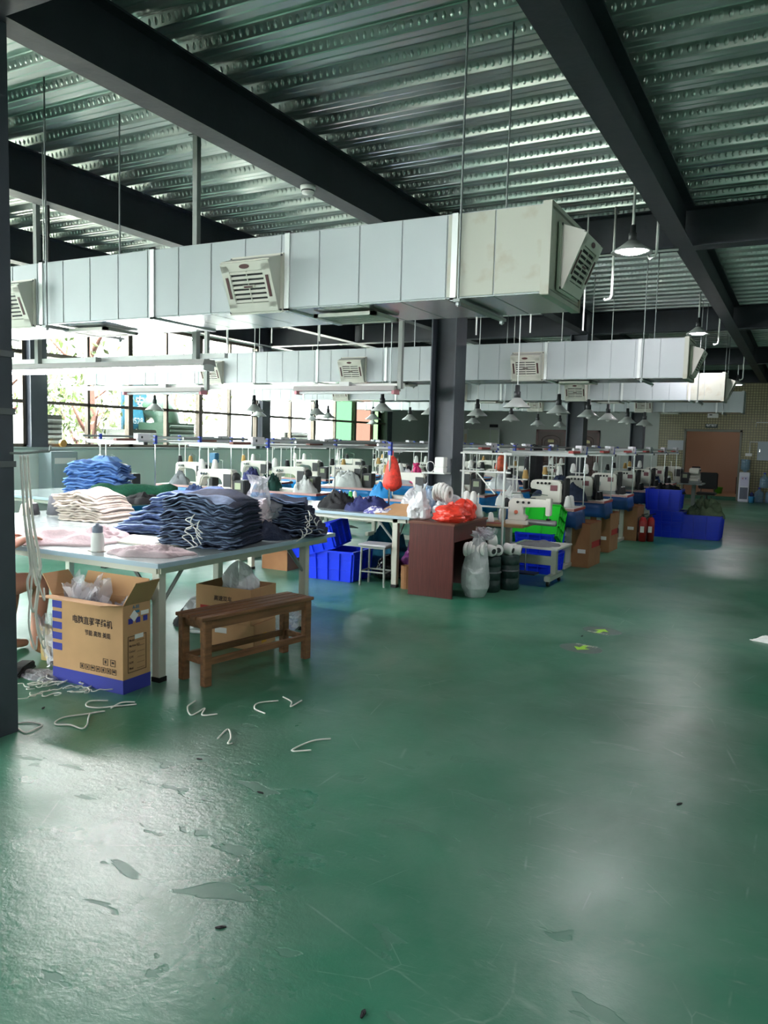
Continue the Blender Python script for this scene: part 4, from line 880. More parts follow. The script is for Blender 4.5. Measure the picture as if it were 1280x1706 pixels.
# strings hanging on the column
for i in range(9):
    r_ = random.Random(100 + i); x, y = -3.45 - .01 * (i % 3), 2.62 + i * .007; z1 = .35 + r_.uniform(0, .45); mx = r_.uniform(-.01, .03)
    string('hanging_string', 'white elastic string hanging in a bunch from the left column', [(x, y, 1.42), (x + mx * .3, y + .02, 1.1), (x + mx, y + .05, .85), (x + mx * .4, y + .03, z1 + .15), (x + mx * 1.2, y + .06, z1), (x + mx * .2, y + .08, z1 + .06)], .0045 + .002 * (i % 2), ROPE, 'elastic strings on the left column')
o = MB().tube([(-3.475, 2.58, 1.43), (-3.42, 2.6, 1.43), (-3.4, 2.75, 1.44), (-3.4, 2.76, 1.47)], .006, 6).build('wall_hook', GREYM); tag(o, 'small steel hook on the left column holding strings', 'hook')
for z in (1.62, 1.36, 1.9):
    o = MB().bb(-3.79, -3.47, 2.29, 2.61, z, z + .03).build('tape_band', M('clear_tape', (90, 94, 96), .3)); tag(o, 'grey tape band wrapped round the left column, %s' % {1.62: 'middle one', 1.36: 'lowest one', 1.9: 'highest one'}[z], 'tape', 'tape bands on the left column')
# ------------------------------------------------------------------ sewing stations
ROWY = [9.2 + 1.63 * k for k in range(-1, 6)]
LINES = {'A': (-3.4, -2.42, range(1, 7), 'aisle row'), 'B': (-5.2, -4.08, range(1, 7), 'second row from the aisle'), 'C': (-7.1, -5.95, range(0, 7), 'third row from the aisle'), 'D': (-8.95, -7.85, range(0, 6), 'row nearest the windows')}
def station_table(L_, SK):
    t = T('sewing_table', 'x', 'table'); h = L_ / 2
    MB().bb(-h, h, 0, .55, TH - .03, TH).build('tabletop', M('sewing_top', (214, 216, 210), .3), t, .004)
    m = MB(); m.bb(-h - .003, h + .003, -.006, 0, TH - .03, TH + .002); m.build('edge_band', M('edge_pink', (214, 168, 164), .5), t); MB().bb(h, h + .006, -.004, .55, TH - .03, TH + .002).build('edge_band', BRED, t)
    for s in (-1, 1):
        MB().bb(s * (h - .12) - .03, s * (h - .12) + .03, .26, .32, .06, TH - .03).build('leg', TLEG, t, .004); MB().bb(s * (h - .12) - .03, s * (h - .12) + .03, .05, .52, 0, .06).build('foot', TLEG, t, .008)
    MB().bb(-h + .12, h - .12, .275, .305, .2, .26).build('crossbar', TLEG, t); MB().box((.05, .12, .12), (.3, .22, .015), mat=Matrix.Rotation(R(-15), 3, 'X')).build('pedal', DGREY, t)
    m = MB(); n = 12
    for i in range(n):
        for y, z0 in ((-.012, 0),): pass
    # hanging blue cloth trough: front sheet and right side sheet
    vs = []; 
    path = [(-h + .02 + i * (2 * h - .02) / n, -.015 - .012 * sin(i * 1.7), 0) for i in range(n + 1)] + [(h + .015, .05 + i * .11, 0) for i in range(5)]
    for p in path:
        for q in range(4): vs.append((p[0] + .008 * sin(q * 1.5 + p[0] * 9), p[1] + .01 * q, TH - .034 - q * (.065 if p[1] < .04 else .075)))
    k = len(path)
    m.add(vs, [(i * 4 + q, i * 4 + q + 1, (i + 1) * 4 + q + 1, (i + 1) * 4 + q) for i in range(k - 1) for q in range(3)])
    o = m.build('fabric_trough', SK, t, smooth=True); sm = o.modifiers.new('t', 'SOLIDIFY'); sm.thickness = .006
    return t
def lockstitch():
    t = T('sewing_machine', 'x', 'sewing machine')
    MB().bb(-.26, .24, -.09, .09, 0, .03).build('bed', MACH, t, .006)
    prof = [(.24, .03), (.24, .29), (.2, .31), (-.2, .3), (-.25, .28), (-.26, .12), (-.2, .12), (-.18, .2), (-.14, .225), (.06, .215), (.1, .18), (.11, .03)]
    MB().prism(prof, -.06, .06).build('arm_body', MACH, t, .012)
    MB().lathe([(.0, .0), (.055, .0), (.06, .012), (.055, .035), (.03, .04), (0, .04)], 16, (.241, 0, .22), ax='X').build('handwheel', DGREY, t, smooth=True)
    MB().tube([(-.23, 0, .12), (-.23, 0, .045)], .006, 6).build('needle_bar', CHROME, t); MB().bb(-.245, -.215, -.02, .02, .03, .045).build('presser_foot', CHROME, t)
    MB().bb(.13, .235, -.068, -.06, .12, .26).build('control_panel', DGREY, t, .003)
    for i in range(3): MB().lathe([(.014, -.062), (.016, -.075), (.006, -.085), (0, -.085)], 10, (-.17 + i * .035, 0, .255), ax='Y').build('tension_knob', CHROME, t)
    b = MB().bb(.25, .4, -.05, .08, -.0, .2).build('control_box', DGREY, t, .008); MB().bb(.28, .36, -.054, -.05, .1, .17).build('display', M('lcd_pale', (160, 170, 140), .3), b)
    MB().tube([(.05, .02, .305), (.05, .02, .4), (.0, .0, .41)], .004, 6).build('thread_guide', CHROME, t)
    return t
def scaled(t, k): t.scale = (k, k, k); return t
def overlock():
    t = T('overlock_machine', 'x', 'sewing machine')
    MB().bb(-.2, .2, -.13, .13, 0, .05).build('base', GREYM, t, .01)
    MB().prism([(-.2, .05), (.2, .05), (.2, .3), (.16, .33), (-.16, .33), (-.2, .3), (-.2, .22), (-.05, .2), (-.05, .12), (-.2, .11)], -.1, .1).build('head_body', MACH, t, .012)
    MB().lathe([(0, 0), (.06, 0), (.065, .015), (.05, .035), (0, .04)], 16, (.2, 0, .19), ax='X').build('handwheel', DGREY, t, smooth=True)
    for i in range(4): MB().lathe([(.013, -.1), (.016, -.115), (.005, -.125), (0, -.125)], 10, (-.1 + i * .05, 0, .29), ax='Y').build('tension_knob', BLACK, t)
    MB().bb(.215, .255, -.08, .1, -.0, .36).build('control_box', BLACK, t, .008)
    MB().bb(.06, .15, -.104, -.1, .2, .27).build('label_plate', M('plate_maroon', (120, 60, 70), .4), t); MB().bb(-.19, -.12, -.11, -.1, .06, .1).build('needle_plate', CHROME, t)
    return t
def thread_stand():
    t = T('thread_stand', 'x', 'thread stand')
    MB().tube([(0, 0, 0), (0, 0, .62)], .009, 8).build('pole', PVC, t); MB().lathe([(.03, 0), (.03, .012), (.012, .02)], 10).build('base', PVC, t)
    MB().bb(-.14, .14, -.012, .012, .3, .312).build('spool_tray', PVC, t); MB().bb(-.14, .14, -.008, .008, .61, .62).build('guide_bar', PVC, t)
    for s in (-1, 1):
        MB().tube([(s * .11, 0, .312), (s * .11, 0, .46)], .004, 6).build('spindle', CHROME, t); MB().tube([(s * .11, 0, .615), (s * .11, -.03, .6), (s * .11, -.03, .585)], .003, 6).build('thread_eye', CHROME, t)
    return t
def led_bar():
    t = T('work_light', 'x', 'light')
    MB().bb(-.55, .55, -.03, .03, 0, .022).build('housing', LEDOFF, t, .004); MB().bb(-.54, .54, -.022, .022, -.008, 0).build('diffuser', PVC, t)
    for s in (-1, 1): MB().bb(s * .55 - .006, s * .55 + .006, -.032, .032, -.01, .024).build('end_cap', DGREY, t)
    return t
protos = {'table': {}, 'mach': scaled(lockstitch(), 1.15), 'over': overlock(), 'stand': thread_stand(), 'led': led_bar()}
used = set()
def place(key, p, loc, label, group, rz=0):
    if key not in used:
        used.add(key); o = p; o.location = loc; o.rotation_euler = (0, 0, rz); o['label'] = label; o['group'] = group
    else: o = dup(p, loc, rz, label, group)
    return o
coneM = [TWH, TBLK, TGOLD, TWH]
cone_protos = {}
def cone_at(loc, mat, label, h=.13, r=.042):
    if mat.name not in cone_protos:
        cone('thread_cone', label, loc, mat, h, r, 'thread cones on the machine stands'); cone_protos[mat.name] = [o for o in COL.objects if o.get('label') == label][-1]
    else: dup(cone_protos[mat.name], loc, None, label)
RZ = 1.47
for ln, (x0, x1, rows, rn) in LINES.items():
    L_ = x1 - x0; xc = (x0 + x1) / 2; rr = list(rows); nn = len(rr)
    for i, k in enumerate(rr):
        y = ROWY[k] + (.3 if ln == 'A' else 0); wh = '%s station, %s' % (ORD[i], rn)
        if ln not in protos['table']: protos['table'][ln] = station_table(L_, SKIRT if ln != 'A' else M('navy_trough', (14, 62, 118), .5, var=.2, scale=6))
        place('table' + ln, protos['table'][ln], (xc, y, 0), 'white sewing table with blue cloth trough, ' + wh, 'sewing tables')
        over = (ln == 'A') or (ln == 'B' and i in (2, 4))
        if over: place('over', protos['over'], (xc + .08, y + .26, TH), 'cream overlock machine with dark control box, ' + wh, 'overlock machines')
        else: place('mach', protos['mach'], (xc - .02, y + .25, TH), 'white lockstitch sewing machine, ' + wh, 'lockstitch sewing machines')
        sx = xc + (-.4 if over else .18); sy = y + .47
        if not over: sx = xc - .36
        place('stand', protos['stand'], (sx, sy, TH), 'thin white thread stand, ' + wh, 'thread stands')
        for s in (-1, 1):
            mt = coneM[(i + (s > 0) + ord(ln)) % 4]
            cone_at((sx + s * .11, sy, TH + .313), mt, '%s thread cone %s on the stand, %s' % ({'thread_white': 'white', 'thread_black': 'black', 'thread_gold': 'gold'}[mt.name], 'left' if s < 0 else 'right', wh))
        if ln == 'A':
            for q in range(2): cone_at((xc + .38 - .0 + q * .0, y + .12 + q * .14, TH), TBLK if i else TWH, '%s thread cone %s on the table edge, %s' % ('black' if i else 'white', 'front' if q == 0 else 'rear', wh), .15, .05)
        place('led', protos['led'], (xc, y + .32, 1.395), 'white strip work light over the ' + wh, 'strip work lights')
    # overhead power rack: rails along the row, posts with blue clamps, white switch boxes
    t = T('power_rack', 'long tubular power rack with blue clamps above the ' + rn, 'rack', (0, 0, 0), 0, 'overhead power racks')
    ya, yb = ROWY[rr[0]] + (-1.65 if ln == 'B' else .2), ROWY[rr[-1]] + .95
    for xr in (x1 - .02, x0 + .02):
        MB().bb(xr - .014, xr + .014, ya, yb, RZ, RZ + .028).build('rail', LEDOFF if xr > xc else ROD, t, .004)
        MB().bb(xr - .012, xr + .012, ya, yb, RZ - .05, RZ - .03).build('lower_rail', WHITE, t)
    for i, k in enumerate(rr):
        y = ROWY[k] + .52 + (.3 if ln == 'A' else 0)
        for xr in (x1 - .02, x0 + .02):
            MB().tube([(xr, y, TH), (xr, y, RZ + .01)], .008, 8).build('post', CHROME if xr > xc else PVC, t); MB().lathe([(.035, 0), (.03, .012), (.012, .016)], 10, (xr, y, TH)).build('post_foot', GREYM, t)
            MB().bb(xr - .02, xr + .02, y - .022, y + .022, RZ - .075, RZ + .045).build('clamp', BLUEP, t, .003)
        b = MB().bb(x1 - .06, x1 + .02, y - .36, y - .12, RZ - .03, RZ + .06).build('switch_box', M('box_white', (226, 222, 228), .5), t, .004); MB().bb(x1 + .018, x1 + .022, y - .3, y - .27, RZ, RZ + .03).build('switch', DGREY, b)
        MB().bb(x1 - .05, x1 + .01, y - .72, y - .38, RZ - .035, RZ - .004).build('socket_strip', BRED if ln in 'AB' else M('strip_brown', (120, 70, 60), .5), t, .003)
        MB().bb(x0 + .02, x1 - .02, y - .312, y - .288, RZ - .054, RZ - .03).build('cross_tube', WHITE, t)
        MB().bb(xc - .006, xc + .006, y - .306, y - .294, RZ - .054, RZ - .03).build('light_hanger', WHITE, t)
    if ln == 'B':
        MB().tube([(x1 - .02, 7.85, TH), (x1 - .02, 7.85, RZ + .01)], .011, 8).build('post', CHROME, t); MB().bb(x1 - .04, x1, 7.828, 7.872, RZ - .1, RZ + .045).build('clamp', BLUEP, t, .003)
# row clutter
def on(x, y): return (x, y, TH)
heap('green_fabric', 'dark green fabric heap on the nearest station of the third row', 'fabric', on(-6.85, 9.33), .42, .26, .26, 201, M('green_cloth', (24, 66, 58), .9, var=.4, scale=10), 0, None, .4)
heap('white_fabric', 'white fabric heap on the second station of the third row', 'fabric', on(-6.25, 9.36), .36, .26, .2, 203, WHITEC, 0, None, .4)
heap('white_fabric', 'white bundle on the machine of the third row, third station', 'fabric', on(-6.5, 10.95), .5, .24, .28, 205, WHITEC, 0, None, .4)
heap('white_fabric', 'white and grey bundle on the fourth station of the third row', 'fabric', on(-6.3, 12.6), .5, .26, .26, 207, PLAST, 0, None, .4)
heap('white_fabric', 'white fabric pile on the second station of the second row', 'fabric', on(-4.75, 10.98), .6, .3, .3, 209, WHITEC, 0, None, .4)
heap('white_fabric', 'white fabric pile on the third station of the second row', 'fabric', on(-4.4, 12.62), .55, .3, .3, 211, PLAST, 0, None, .4)
heap('denim_heap', 'large blue denim heap on the second station of the aisle row', 'garment', on(-3.05, 10.98), .75, .3, .3, 213, DENIM, 0, None, .5)
heap('denim_heap', 'washed denim heap on the third station of the aisle row', 'garment', on(-3.15, 12.62), .5, .3, .26, 215, M('denim_wash', (120, 140, 150), .9, var=.4, scale=9), 0, None, .5)
heap('pale_fabric', 'pale grey green fabric heap on the fourth station of the aisle row', 'fabric', on(-3.1, 14.25), .55, .3, .28, 217, M('pale_sage', (190, 204, 200), .9, var=.2, scale=9), 0, None, .5)
heap('white_fabric', 'white fabric heap at the left of the aisle row, nearest station', 'fabric', on(-3.15, 9.36), .4, .26, .22, 219, WHITEC, 0, None, .4)
bag('pink_bag', 'bright pink bag on the third row beside the red net bag', 'bag', on(-6.0, 12.5), .12, .1, .36, 221, PINK, None, True, .2)
bag('red_bag', 'small red bag on the nearest station of the second row', 'bag', on(-4.35, 9.34), .13, .1, .12, 223, RED, None, False, .2)
heap('blue_bin_cloth', 'bright blue cloth bulging on the nearest station of the second row', 'fabric', on(-4.98, 9.3), .34, .2, .24, 225, M('cyan_cloth', (20, 140, 210), .6, var=.15), 0, None, .3)
heap('blue_bin_cloth', 'bright blue cloth bulging by the middle column', 'fabric', on(-4.2, 9.32), .3, .2, .22, 227, M('cyan_cloth', (20, 140, 210), .6, var=.15), 0, None, .3)
heap('dark_fabric', 'dark cloth heap on the aisle row, fifth station', 'fabric', on(-3.1, 15.9), .5, .3, .25, 229, BLACKC, 0, None, .4)
kb = [(WHITEC, 'white'), (GREYC, 'grey'), (NAVYC, 'navy'), (OLIVE, 'olive'), (PLAST, 'pale plastic'), (BLACKC, 'black'), (DENIMM, 'blue denim'), (CREAMC, 'cream')]
q = 0
for ln, ks in (('D', (0, 1, 2, 3, 4, 5)), ('C', (0, 4, 5, 6)), ('B', (4, 5, 6)), ('A', (5, 6))):
    x0, x1, rows, rn = LINES[ln]
    for k in ks:
        mt, cn_ = kb[q % 8]; i = list(rows).index(k)
        heap('cloth_bundle', 'small %s cloth bundle on the table, %s station, %s' % (cn_, ORD[i], rn), 'fabric', on(x0 + .28 + .12 * (q % 3), ROWY[k] + .13 + (.3 if ln == 'A' else 0)), .36, .22, .13 + .04 * (q % 3), 240 + q, mt, 0, 'cloth bundles on the sewing tables', .5); q += 1
# hanging net bags and jacket
def netbag(label, loc, r, h, mat):
    t = T('net_bag', label, 'bag', loc); m = MB(); nr, ns = 14, 18; vs = []
    for i in range(nr + 1):
        q = i / nr; pr = (.1 + .9 * (q / .8) ** .5) if q < .8 else (1 - ((q - .8) / .2) ** 2 * .75)
        for k in range(ns):
            a = 2 * pi * k / ns; vs.append((cos(a) * r * pr * (1 + .14 * (k % 2)), sin(a) * r * pr * (1 + .14 * (k % 2)), -h * q))
    m.add(vs, [tuple(range(nr * ns, nr * ns + ns))] + [(i * ns + k, i * ns + (k + 1) % ns, (i + 1) * ns + (k + 1) % ns, (i + 1) * ns + k) for i in range(nr) for k in range(ns)]); m.build('net', mat, t, smooth=True)
    MB().tube([(0, 0, 0), (.0, 0, .06)], .006, 6).build('loop', mat, t)
netbag('red net bag hanging from the second row rack', (-4.1, 7.92, 1.36), .1, .4, M('red_net', (226, 60, 44), .6, var=.4, scale=30))
netbag('orange net bag hanging on the rack behind the middle column', (-4.1, 11.55, 1.36), .09, .26, M('orange_net', (214, 96, 66), .6, var=.4, scale=30))
t = T('hanging_coat', 'black coat hanging from the rack right of the middle column', 'coat', (-4.1, 13.2, 0)); m = MB(); vs = []; ns = 20
for i in range(9):
    z = 1.5 - i * .11
    for k in range(ns):
        a = 2 * pi * k / ns; rr_ = (.11 + .03 * i / 8) * (1 + .18 * cos(a * 6 + i * .2) * (i > 0)); vs.append((cos(a) * rr_ * 1.2, sin(a) * rr_ * .7, z))
m.add(vs, [tuple(range(ns)), tuple(range(8 * ns, 9 * ns))] + [(i * ns + k, i * ns + (k + 1) % ns, (i + 1) * ns + (k + 1) % ns, (i + 1) * ns + k) for i in range(8) for k in range(ns)]); m.build('coat_body', BLACKC, t, smooth=True)
MB().tube([(-.12, 0, 1.47), (0, 0, 1.52), (.12, 0, 1.47)], .012, 6).build('hanger', BLACK, t)
t = T('task_lamp', 'small blue clip lamp on a black neck before the window wall', 'lamp', (-8.2, 9.7, TH)); MB().tube([(0, 0, 0), (0, 0, .3), (.02, 0, .36)], .008, 6).build('neck', BLACK, t); MB().bb(-.05, .07, -.05, .05, .34, .5).build('head', M('task_blue', (30, 110, 150), .4), t, .01)
# ------------------------------------------------------------------ items on the second table
heap('black_cloth', 'black cloth heap at the middle of the second table', 'fabric', on(-4.6, 7.6), .5, .36, .17, 301, BLACKC, 0, None, .5)
heap('navy_cloth', 'navy blue cloth heap beside the black cloth', 'fabric', on(-4.2, 7.55), .55, .4, .16, 303, NAVYC, 0, None, .5)
heap('navy_cloth', 'navy and white striped cloth spread before the cardboard', 'fabric', on(-3.98, 7.38), .4, .22, .06, 305, M('striped_cloth', (90, 90, 160), .9, c2=(220, 220, 226), th=.5, soft=.04, scale=24), 0, None, .5)
o = MB().add([(-.22, -.15, 0), (.2, -.17, .0), (.26, .16, .1), (-.16, .18, .09), (-.22, -.15, .005), (.2, -.17, .005), (.26, .16, .105), (-.16, .18, .095)], [(0, 1, 2, 3), (7, 6, 5, 4), (0, 4, 5, 1), (1, 5, 6, 2), (2, 6, 7, 3), (3, 7, 4, 0)]).build('cardboard_sheet', CARD, loc=on(-3.74, 7.42)); tag(o, 'bent brown cardboard sheet at the right end of the second table', 'cardboard')
bag('plastic_bag', 'white plastic bag with black print behind the cardboard sheet', 'bag', on(-3.72, 7.72), .17, .13, .24, 311, PLAST, None, False, .2)
bag('plastic_bag', 'white plastic bag at the corner between table and brown desk', 'bag', (-3.42, 7.22, .73), .12, .11, .33, 313, PLAST, None, True, .25)
for i, (x, l) in enumerate(((-5.02, 'cream'), (-4.93, 'blue'), (-4.78, 'green'), (-4.72, 'white'))): cone('thread_cone', '%s thread tube standing at the back of the second table' % l, on(x, 8.15), {'cream': TCR, 'blue': M('thread_blue', (30, 60, 150), .8), 'green': M('thread_green', (60, 170, 90), .8), 'white': TWH}[l], .16, .035, 'thread tubes on the second table')
# under the second table
def crate(label, loc, rz, L_, Wd, h, mat, ribs=(4, 3), hollow=True, rot=None):
    t = T('plastic_crate', label, 'crate', loc, 0, 'plastic crates'); t.rotation_euler = rot or (0, 0, rz); th = .012; l, w2 = L_ / 2, Wd / 2; tp = .93
    for ax, s in (('x', -1), ('x', 1), ('y', -1), ('y', 1)):
        m = MB()
        def q(u, z, o_): return (u, s * (w2 * (tp + (1 - tp) * z / h)) - s * o_, z) if ax == 'y' else (s * (l * (tp + (1 - tp) * z / h)) - s * o_, u, z)
        hl = (l if ax == 'y' else w2)
        P = [q(-hl * tp, 0, 0), q(hl * tp, 0, 0), q(hl, h, 0), q(-hl, h, 0), q(-hl * tp, 0, th), q(hl * tp, 0, th), q(hl, h, th), q(-hl, h, th)]
        m.add(P, [(0, 1, 2, 3), (7, 6, 5, 4), (0, 4, 5, 1), (1, 5, 6, 2), (2, 6, 7, 3), (3, 7, 4, 0)]); wp = m.build('wall', mat, t)
        nr = ribs[0] if ax == 'y' else ribs[1]
        for i in range(nr + 1):
            u = (-1 + 2 * i / nr) * .97; m = MB(); e = .006
            A = [q(u * hl * tp - e, .01, 0), q(u * hl * tp + e, .01, 0), q(u * hl + e, h - .02, 0), q(u * hl - e, h - .02, 0), q(u * hl * tp - e, .01, -.02), q(u * hl * tp + e, .01, -.02), q(u * hl + e, h - .02, -.02), q(u * hl - e, h - .02, -.02)]
            m.add(A, [(0, 1, 2, 3), (7, 6, 5, 4), (0, 4, 5, 1), (1, 5, 6, 2), (2, 6, 7, 3), (3, 7, 4, 0)]); m.build('rib', mat, wp)
        for zf in (.36, .7):
            z = h * zf; f_ = tp + (1 - tp) * zf; m = MB(); A = [q(-hl * f_, z - .005, 0), q(hl * f_, z - .005, 0), q(hl * f_, z + .005, 0), q(-hl * f_, z + .005, 0), q(-hl * f_, z - .005, -.008), q(hl * f_, z - .005, -.008), q(hl * f_, z + .005, -.008), q(-hl * f_, z + .005, -.008)]
            m.add(A, [(0, 1, 2, 3), (7, 6, 5, 4), (0, 4, 5, 1), (1, 5, 6, 2), (2, 6, 7, 3), (3, 7, 4, 0)]); m.build('rib', mat, wp)
    m = MB()
    for a in ((-l - .015, l + .015, -w2 - .015, -w2 + .012), (-l - .015, l + .015, w2 - .012, w2 + .015), (-l - .015, -l + .012, -w2, w2), (l - .012, l + .015, -w2, w2)): m.bb(*a, h - .025, h)
    m.build('rim', mat, t)
    for i in range(4): MB().bb(-l * tp + i * 2 * l * tp / 3 - .006, -l * tp + i * 2 * l * tp / 3 + .006, -w2 * tp, w2 * tp, -.01, 0).build('base_rib', mat, t)
    for i in range(3): MB().bb(-l * tp, l * tp, -w2 * tp + i * w2 * tp - .006, -w2 * tp + i * w2 * tp + .006, -.009, 0).build('base_rib', mat, t)
    MB().bb(-l * tp, l * tp, -w2 * tp, w2 * tp, 0, .012).build('base', mat, t)
    return t
crate('blue plastic crate standing on the floor under the second table', (-4.5, 7.42, 0), R(2), .62, .44, .33, BLUE, (4, 3))
crate('blue plastic crate tipped on top of the floor crate by the second table', (-4.66, 7.36, .31), 0, .58, .4, .27, BLUE, (4, 3), True, (R(6), R(-17), R(2)))
t = T('stool', 'small square stool with pale top under the end of the second table', 'stool', (-3.93, 7.28, 0), R(4)); MB().bb(-.16, .16, -.13, .13, .425, .445).build('seat', M('stool_top', (190, 190, 196), .5), t, .004); MB().bb(-.14, .14, -.11, .11, .4, .425).build('seat_frame', GREYM, t)
for sx in (-1, 1):
    for sy in (-1, 1): MB().tube([(sx * .13, sy * .1, .41), (sx * .14, sy * .11, 0)], .012, 6).build('leg', GREYM, t)
for sy in (-1, 1): MB().tube([(-.135, sy * .105, .15), (.135, sy * .105, .15)], .009, 6).build('rung', GREYM, t)
for sx in (-1, 1): MB().tube([(sx * .135, -.105, .15), (sx * .135, .105, .15)], .009, 6).build('rung', GREYM, t)
bag('plastic_bag', 'purple plastic sack under the second table by its leg', 'bag', (-3.72, 7.85, 0), .2, .18, .46, 321, PURP, None, False, .25)
bag('plastic_bag', 'shiny black rubbish sack under the second table behind the stool', 'bag', (-4.0, 7.7, 0), .16, .15, .25, 323, M('black_bag', (22, 20, 24), .2, bump=.5, bscale=14), None, False, .25)
t = T('cardboard_tube', 'brown cardboard tube leaning on the floor beside the brown desk', 'tube', (-3.58, 7.3, 0)); MB().lathe([(.055, 0), (.06, 0), (.06, .24), (.055, .24), (.055, .01)], 16).build('tube', CARDD, t, smooth=False)
heap('teal_fabric', 'teal fabric hanging in folds under the second table', 'fabric', (-4.2, 8.0, 0), .55, .4, .62, 325, M('teal_cloth', (10, 96, 120), .8, var=.3), 0, None, .3)
t = T('cardboard_box', 'small wooden crate in shadow left of the blue crates', 'box', (-5.35, 7.55, 0)); carton_walls(t, .18, .14, .22, CARDD)
# ------------------------------------------------------------------ brown desk and its load
t = T('desk', 'mahogany laminate desk with a solid side panel facing the aisle corner', 'desk', (0, 0, 0))
MB().bb(-3.43, -2.95, 7.03, 7.052, 0, .72).build('side_panel', MAHOG, t, .002); MB().bb(-3.43, -2.95, 7.9, 7.92, 0, .72).build('side_panel', MAHOG, t, .002)
MB().bb(-3.44, -2.94, 7.02, 7.94, .72, .742).build('desktop', M('desk_top_brown', (112, 66, 50), .4, var=.2, scale=4), t, .003)
MB().bb(-3.43, -3.41, 7.052, 7.9, .1, .72).build('back_panel', MAHOG, t); MB().bb(-2.965, -2.95, 7.052, 7.9, .56, .72).build('apron', MAHOG, t)
DT = .742
bag('plastic_bag', 'bright red plastic bag lying on the mahogany desk', 'bag', (-3.05, 7.22, DT), .2, .13, .17, 331, RED, None, False, .25)
bag('plastic_bag', 'white plastic bag of rolled tape behind the red bag on the desk', 'bag', (-3.22, 7.6, DT), .2, .17, .25, 333, PLAST, None, False, .25)
for i in range(5): tag(MB().lathe([(.04, 0), (.085, .0), (.09, .012), (.085, .03), (.04, .03), (.04, 0)], 18, ax='X').build('tape_roll', TWH, smooth=False, loc=(-3.35 + i * .034, 7.45, DT + .27 + .02 * sin(i))), 'white elastic tape roll in the row above the desk bags, %s from left' % ORD[i].replace('nearest', 'first'), 'tape roll', 'tape rolls on the desk bags')
bag('plastic_bag', 'second red bag peeking out between white bags on the desk', 'bag', (-3.02, 7.48, DT), .13, .1, .21, 335, RED, None, False, .2)
bag('plastic_bag', 'pale blue printed bag standing at the foot of the middle column', 'bag', (-3.62, 7.86, .765), .1, .09, .26, 337, M('paleblue_bag', (196, 214, 230), .4, c2=(120, 160, 200), th=.55, soft=.1, scale=9), None, True, .25)
cone('thread_cone', 'white thread cone standing on the rear of the mahogany desk', (-3.0, 7.8, DT), TWH, .15, .05)
bag('plastic_bag', 'tall clear sack of white rolls on the floor under the brown desk', 'bag', (-2.83, 7.36, 0), .135, .16, .6, 341, M('sack_film', (196, 202, 202), .2, trans=.2, bump=.6, bscale=12, var=.1), None, False, .14)
for i in range(5): tag(MB().lathe([(.025, 0), (.07, 0), (.075, .015), (.07, .035), (.025, .035), (.025, 0)], 18, ax='X').build('tape_roll', TWH, loc=(-2.93 + .04 * i, 7.3 + i * .01, .47 + .012 * sin(i * 2))), 'white tape roll in the top of the tall clear sack, %s from left' % ORD[i].replace('nearest', 'first'), 'tape roll', 'tape rolls on the clear sack')
tuft('loose clear film tuft on top of the tall sack', (-2.8, 7.42, .56), .13, .1, .16, 343, CLEAR, 6)
for i, (x, y, l) in enumerate(((-2.8, 7.68, 'left'), (-2.68, 7.92, 'right'))):
    t = T('webbing_drum', 'dark green wrapped webbing roll on the floor, %s one' % l, 'roll', (x, y, 0), 0, 'dark green rolls'); MB().lathe([(.1, 0), (.112, .015), (.112, .12), (.108, .125), (.112, .13), (.112, .26), (.108, .265), (.112, .27), (.108, .36), (.09, .37), (0, .37)], 20).build('roll', DKGRN, t, smooth=True)
    MB().lathe([(.114, .2), (.114, .215)], 20).build('tie_band', GREYC, t)
for i, (x, y, z) in enumerate(((-2.86, 7.66, .43), (-2.75, 7.72, .43), (-2.78, 7.6, .44), (-2.68, 7.88, .43), (-2.62, 7.96, .42), (-2.79, 7.66, .53))):
    t = T('tape_roll', 'white cone shaped roll heaped on the dark green rolls, %s' % ['leftmost', 'middle', 'front', 'right', 'rightmost', 'topmost'][i], 'tape roll', (x, y, z), 0, 'white rolls on the dark green rolls'); t.rotation_euler = (R(70 + 15 * i), R(20 * i), R(35 * i)); MB().lathe([(.02, -.05), (.055, -.05), (.06, -.03), (.06, .04), (.05, .055), (.02, .055)], 14).build('winding', TWH, t, smooth=True); MB().lathe([(.021, -.055), (.028, -.055), (.028, .06), (.021, .06)], 10).build('core', DGREY, t)
# thread rack frame beside the column
t = T('thread_rack', 'tall white tubular thread rack beside the middle column', 'rack', (-3.2, 8.15, 0))
for x in (-.13, .35): MB().tube([(x, 0, 0), (x, 0, 1.42)], .013, 8).build('post', PVC, t)
for z in (1.42, 1.22, .84): MB().tube([(-.17, 0, z), (.42, 0, z)], .01, 8).build('bar', PVC, t)
for x in (-.08, -.02, .06): MB().tube([(x, 0, .84), (x, 0, .98)], .008, 6).build('pin', PVC, t)
MB().tube([(.02, 0, 1.22), (.25, 0, .98)], .008, 6).build('brace', PVC, t)
for i in range(2): cone_at((-.08 - 3.2 + i * .08, 8.15, .85), TWH, 'white thread cone %s on the tall rack beside the column' % ['left', 'right'][i])
# shelf with white box on the middle column
t = T('column_shelf', 'small white shelf fixed to the middle column', 'shelf', (-3.6, 8.02, 1.18)); MB().bb(-.14, .14, -.1, .08, 0, .015).build('board', WHITE, t, .003)
t = T('power_adapter', 'stacked white adapter boxes with looped cables on the column shelf', 'adapter', (-3.54, 7.99, 1.195)); MB().bb(-.06, .06, -.05, .05, 0, .06).build('case', PAPER, t, .006); MB().bb(-.05, .06, -.05, .05, .062, .17).build('case', PAPER, t, .006)
MB().tube([(-.06 - .05 * (1 - cos(a)), -.03, .06 + .06 * sin(a)) for a in [q * pi / 6 for q in range(12)]], .004, 6).build('cable', PVC, t)
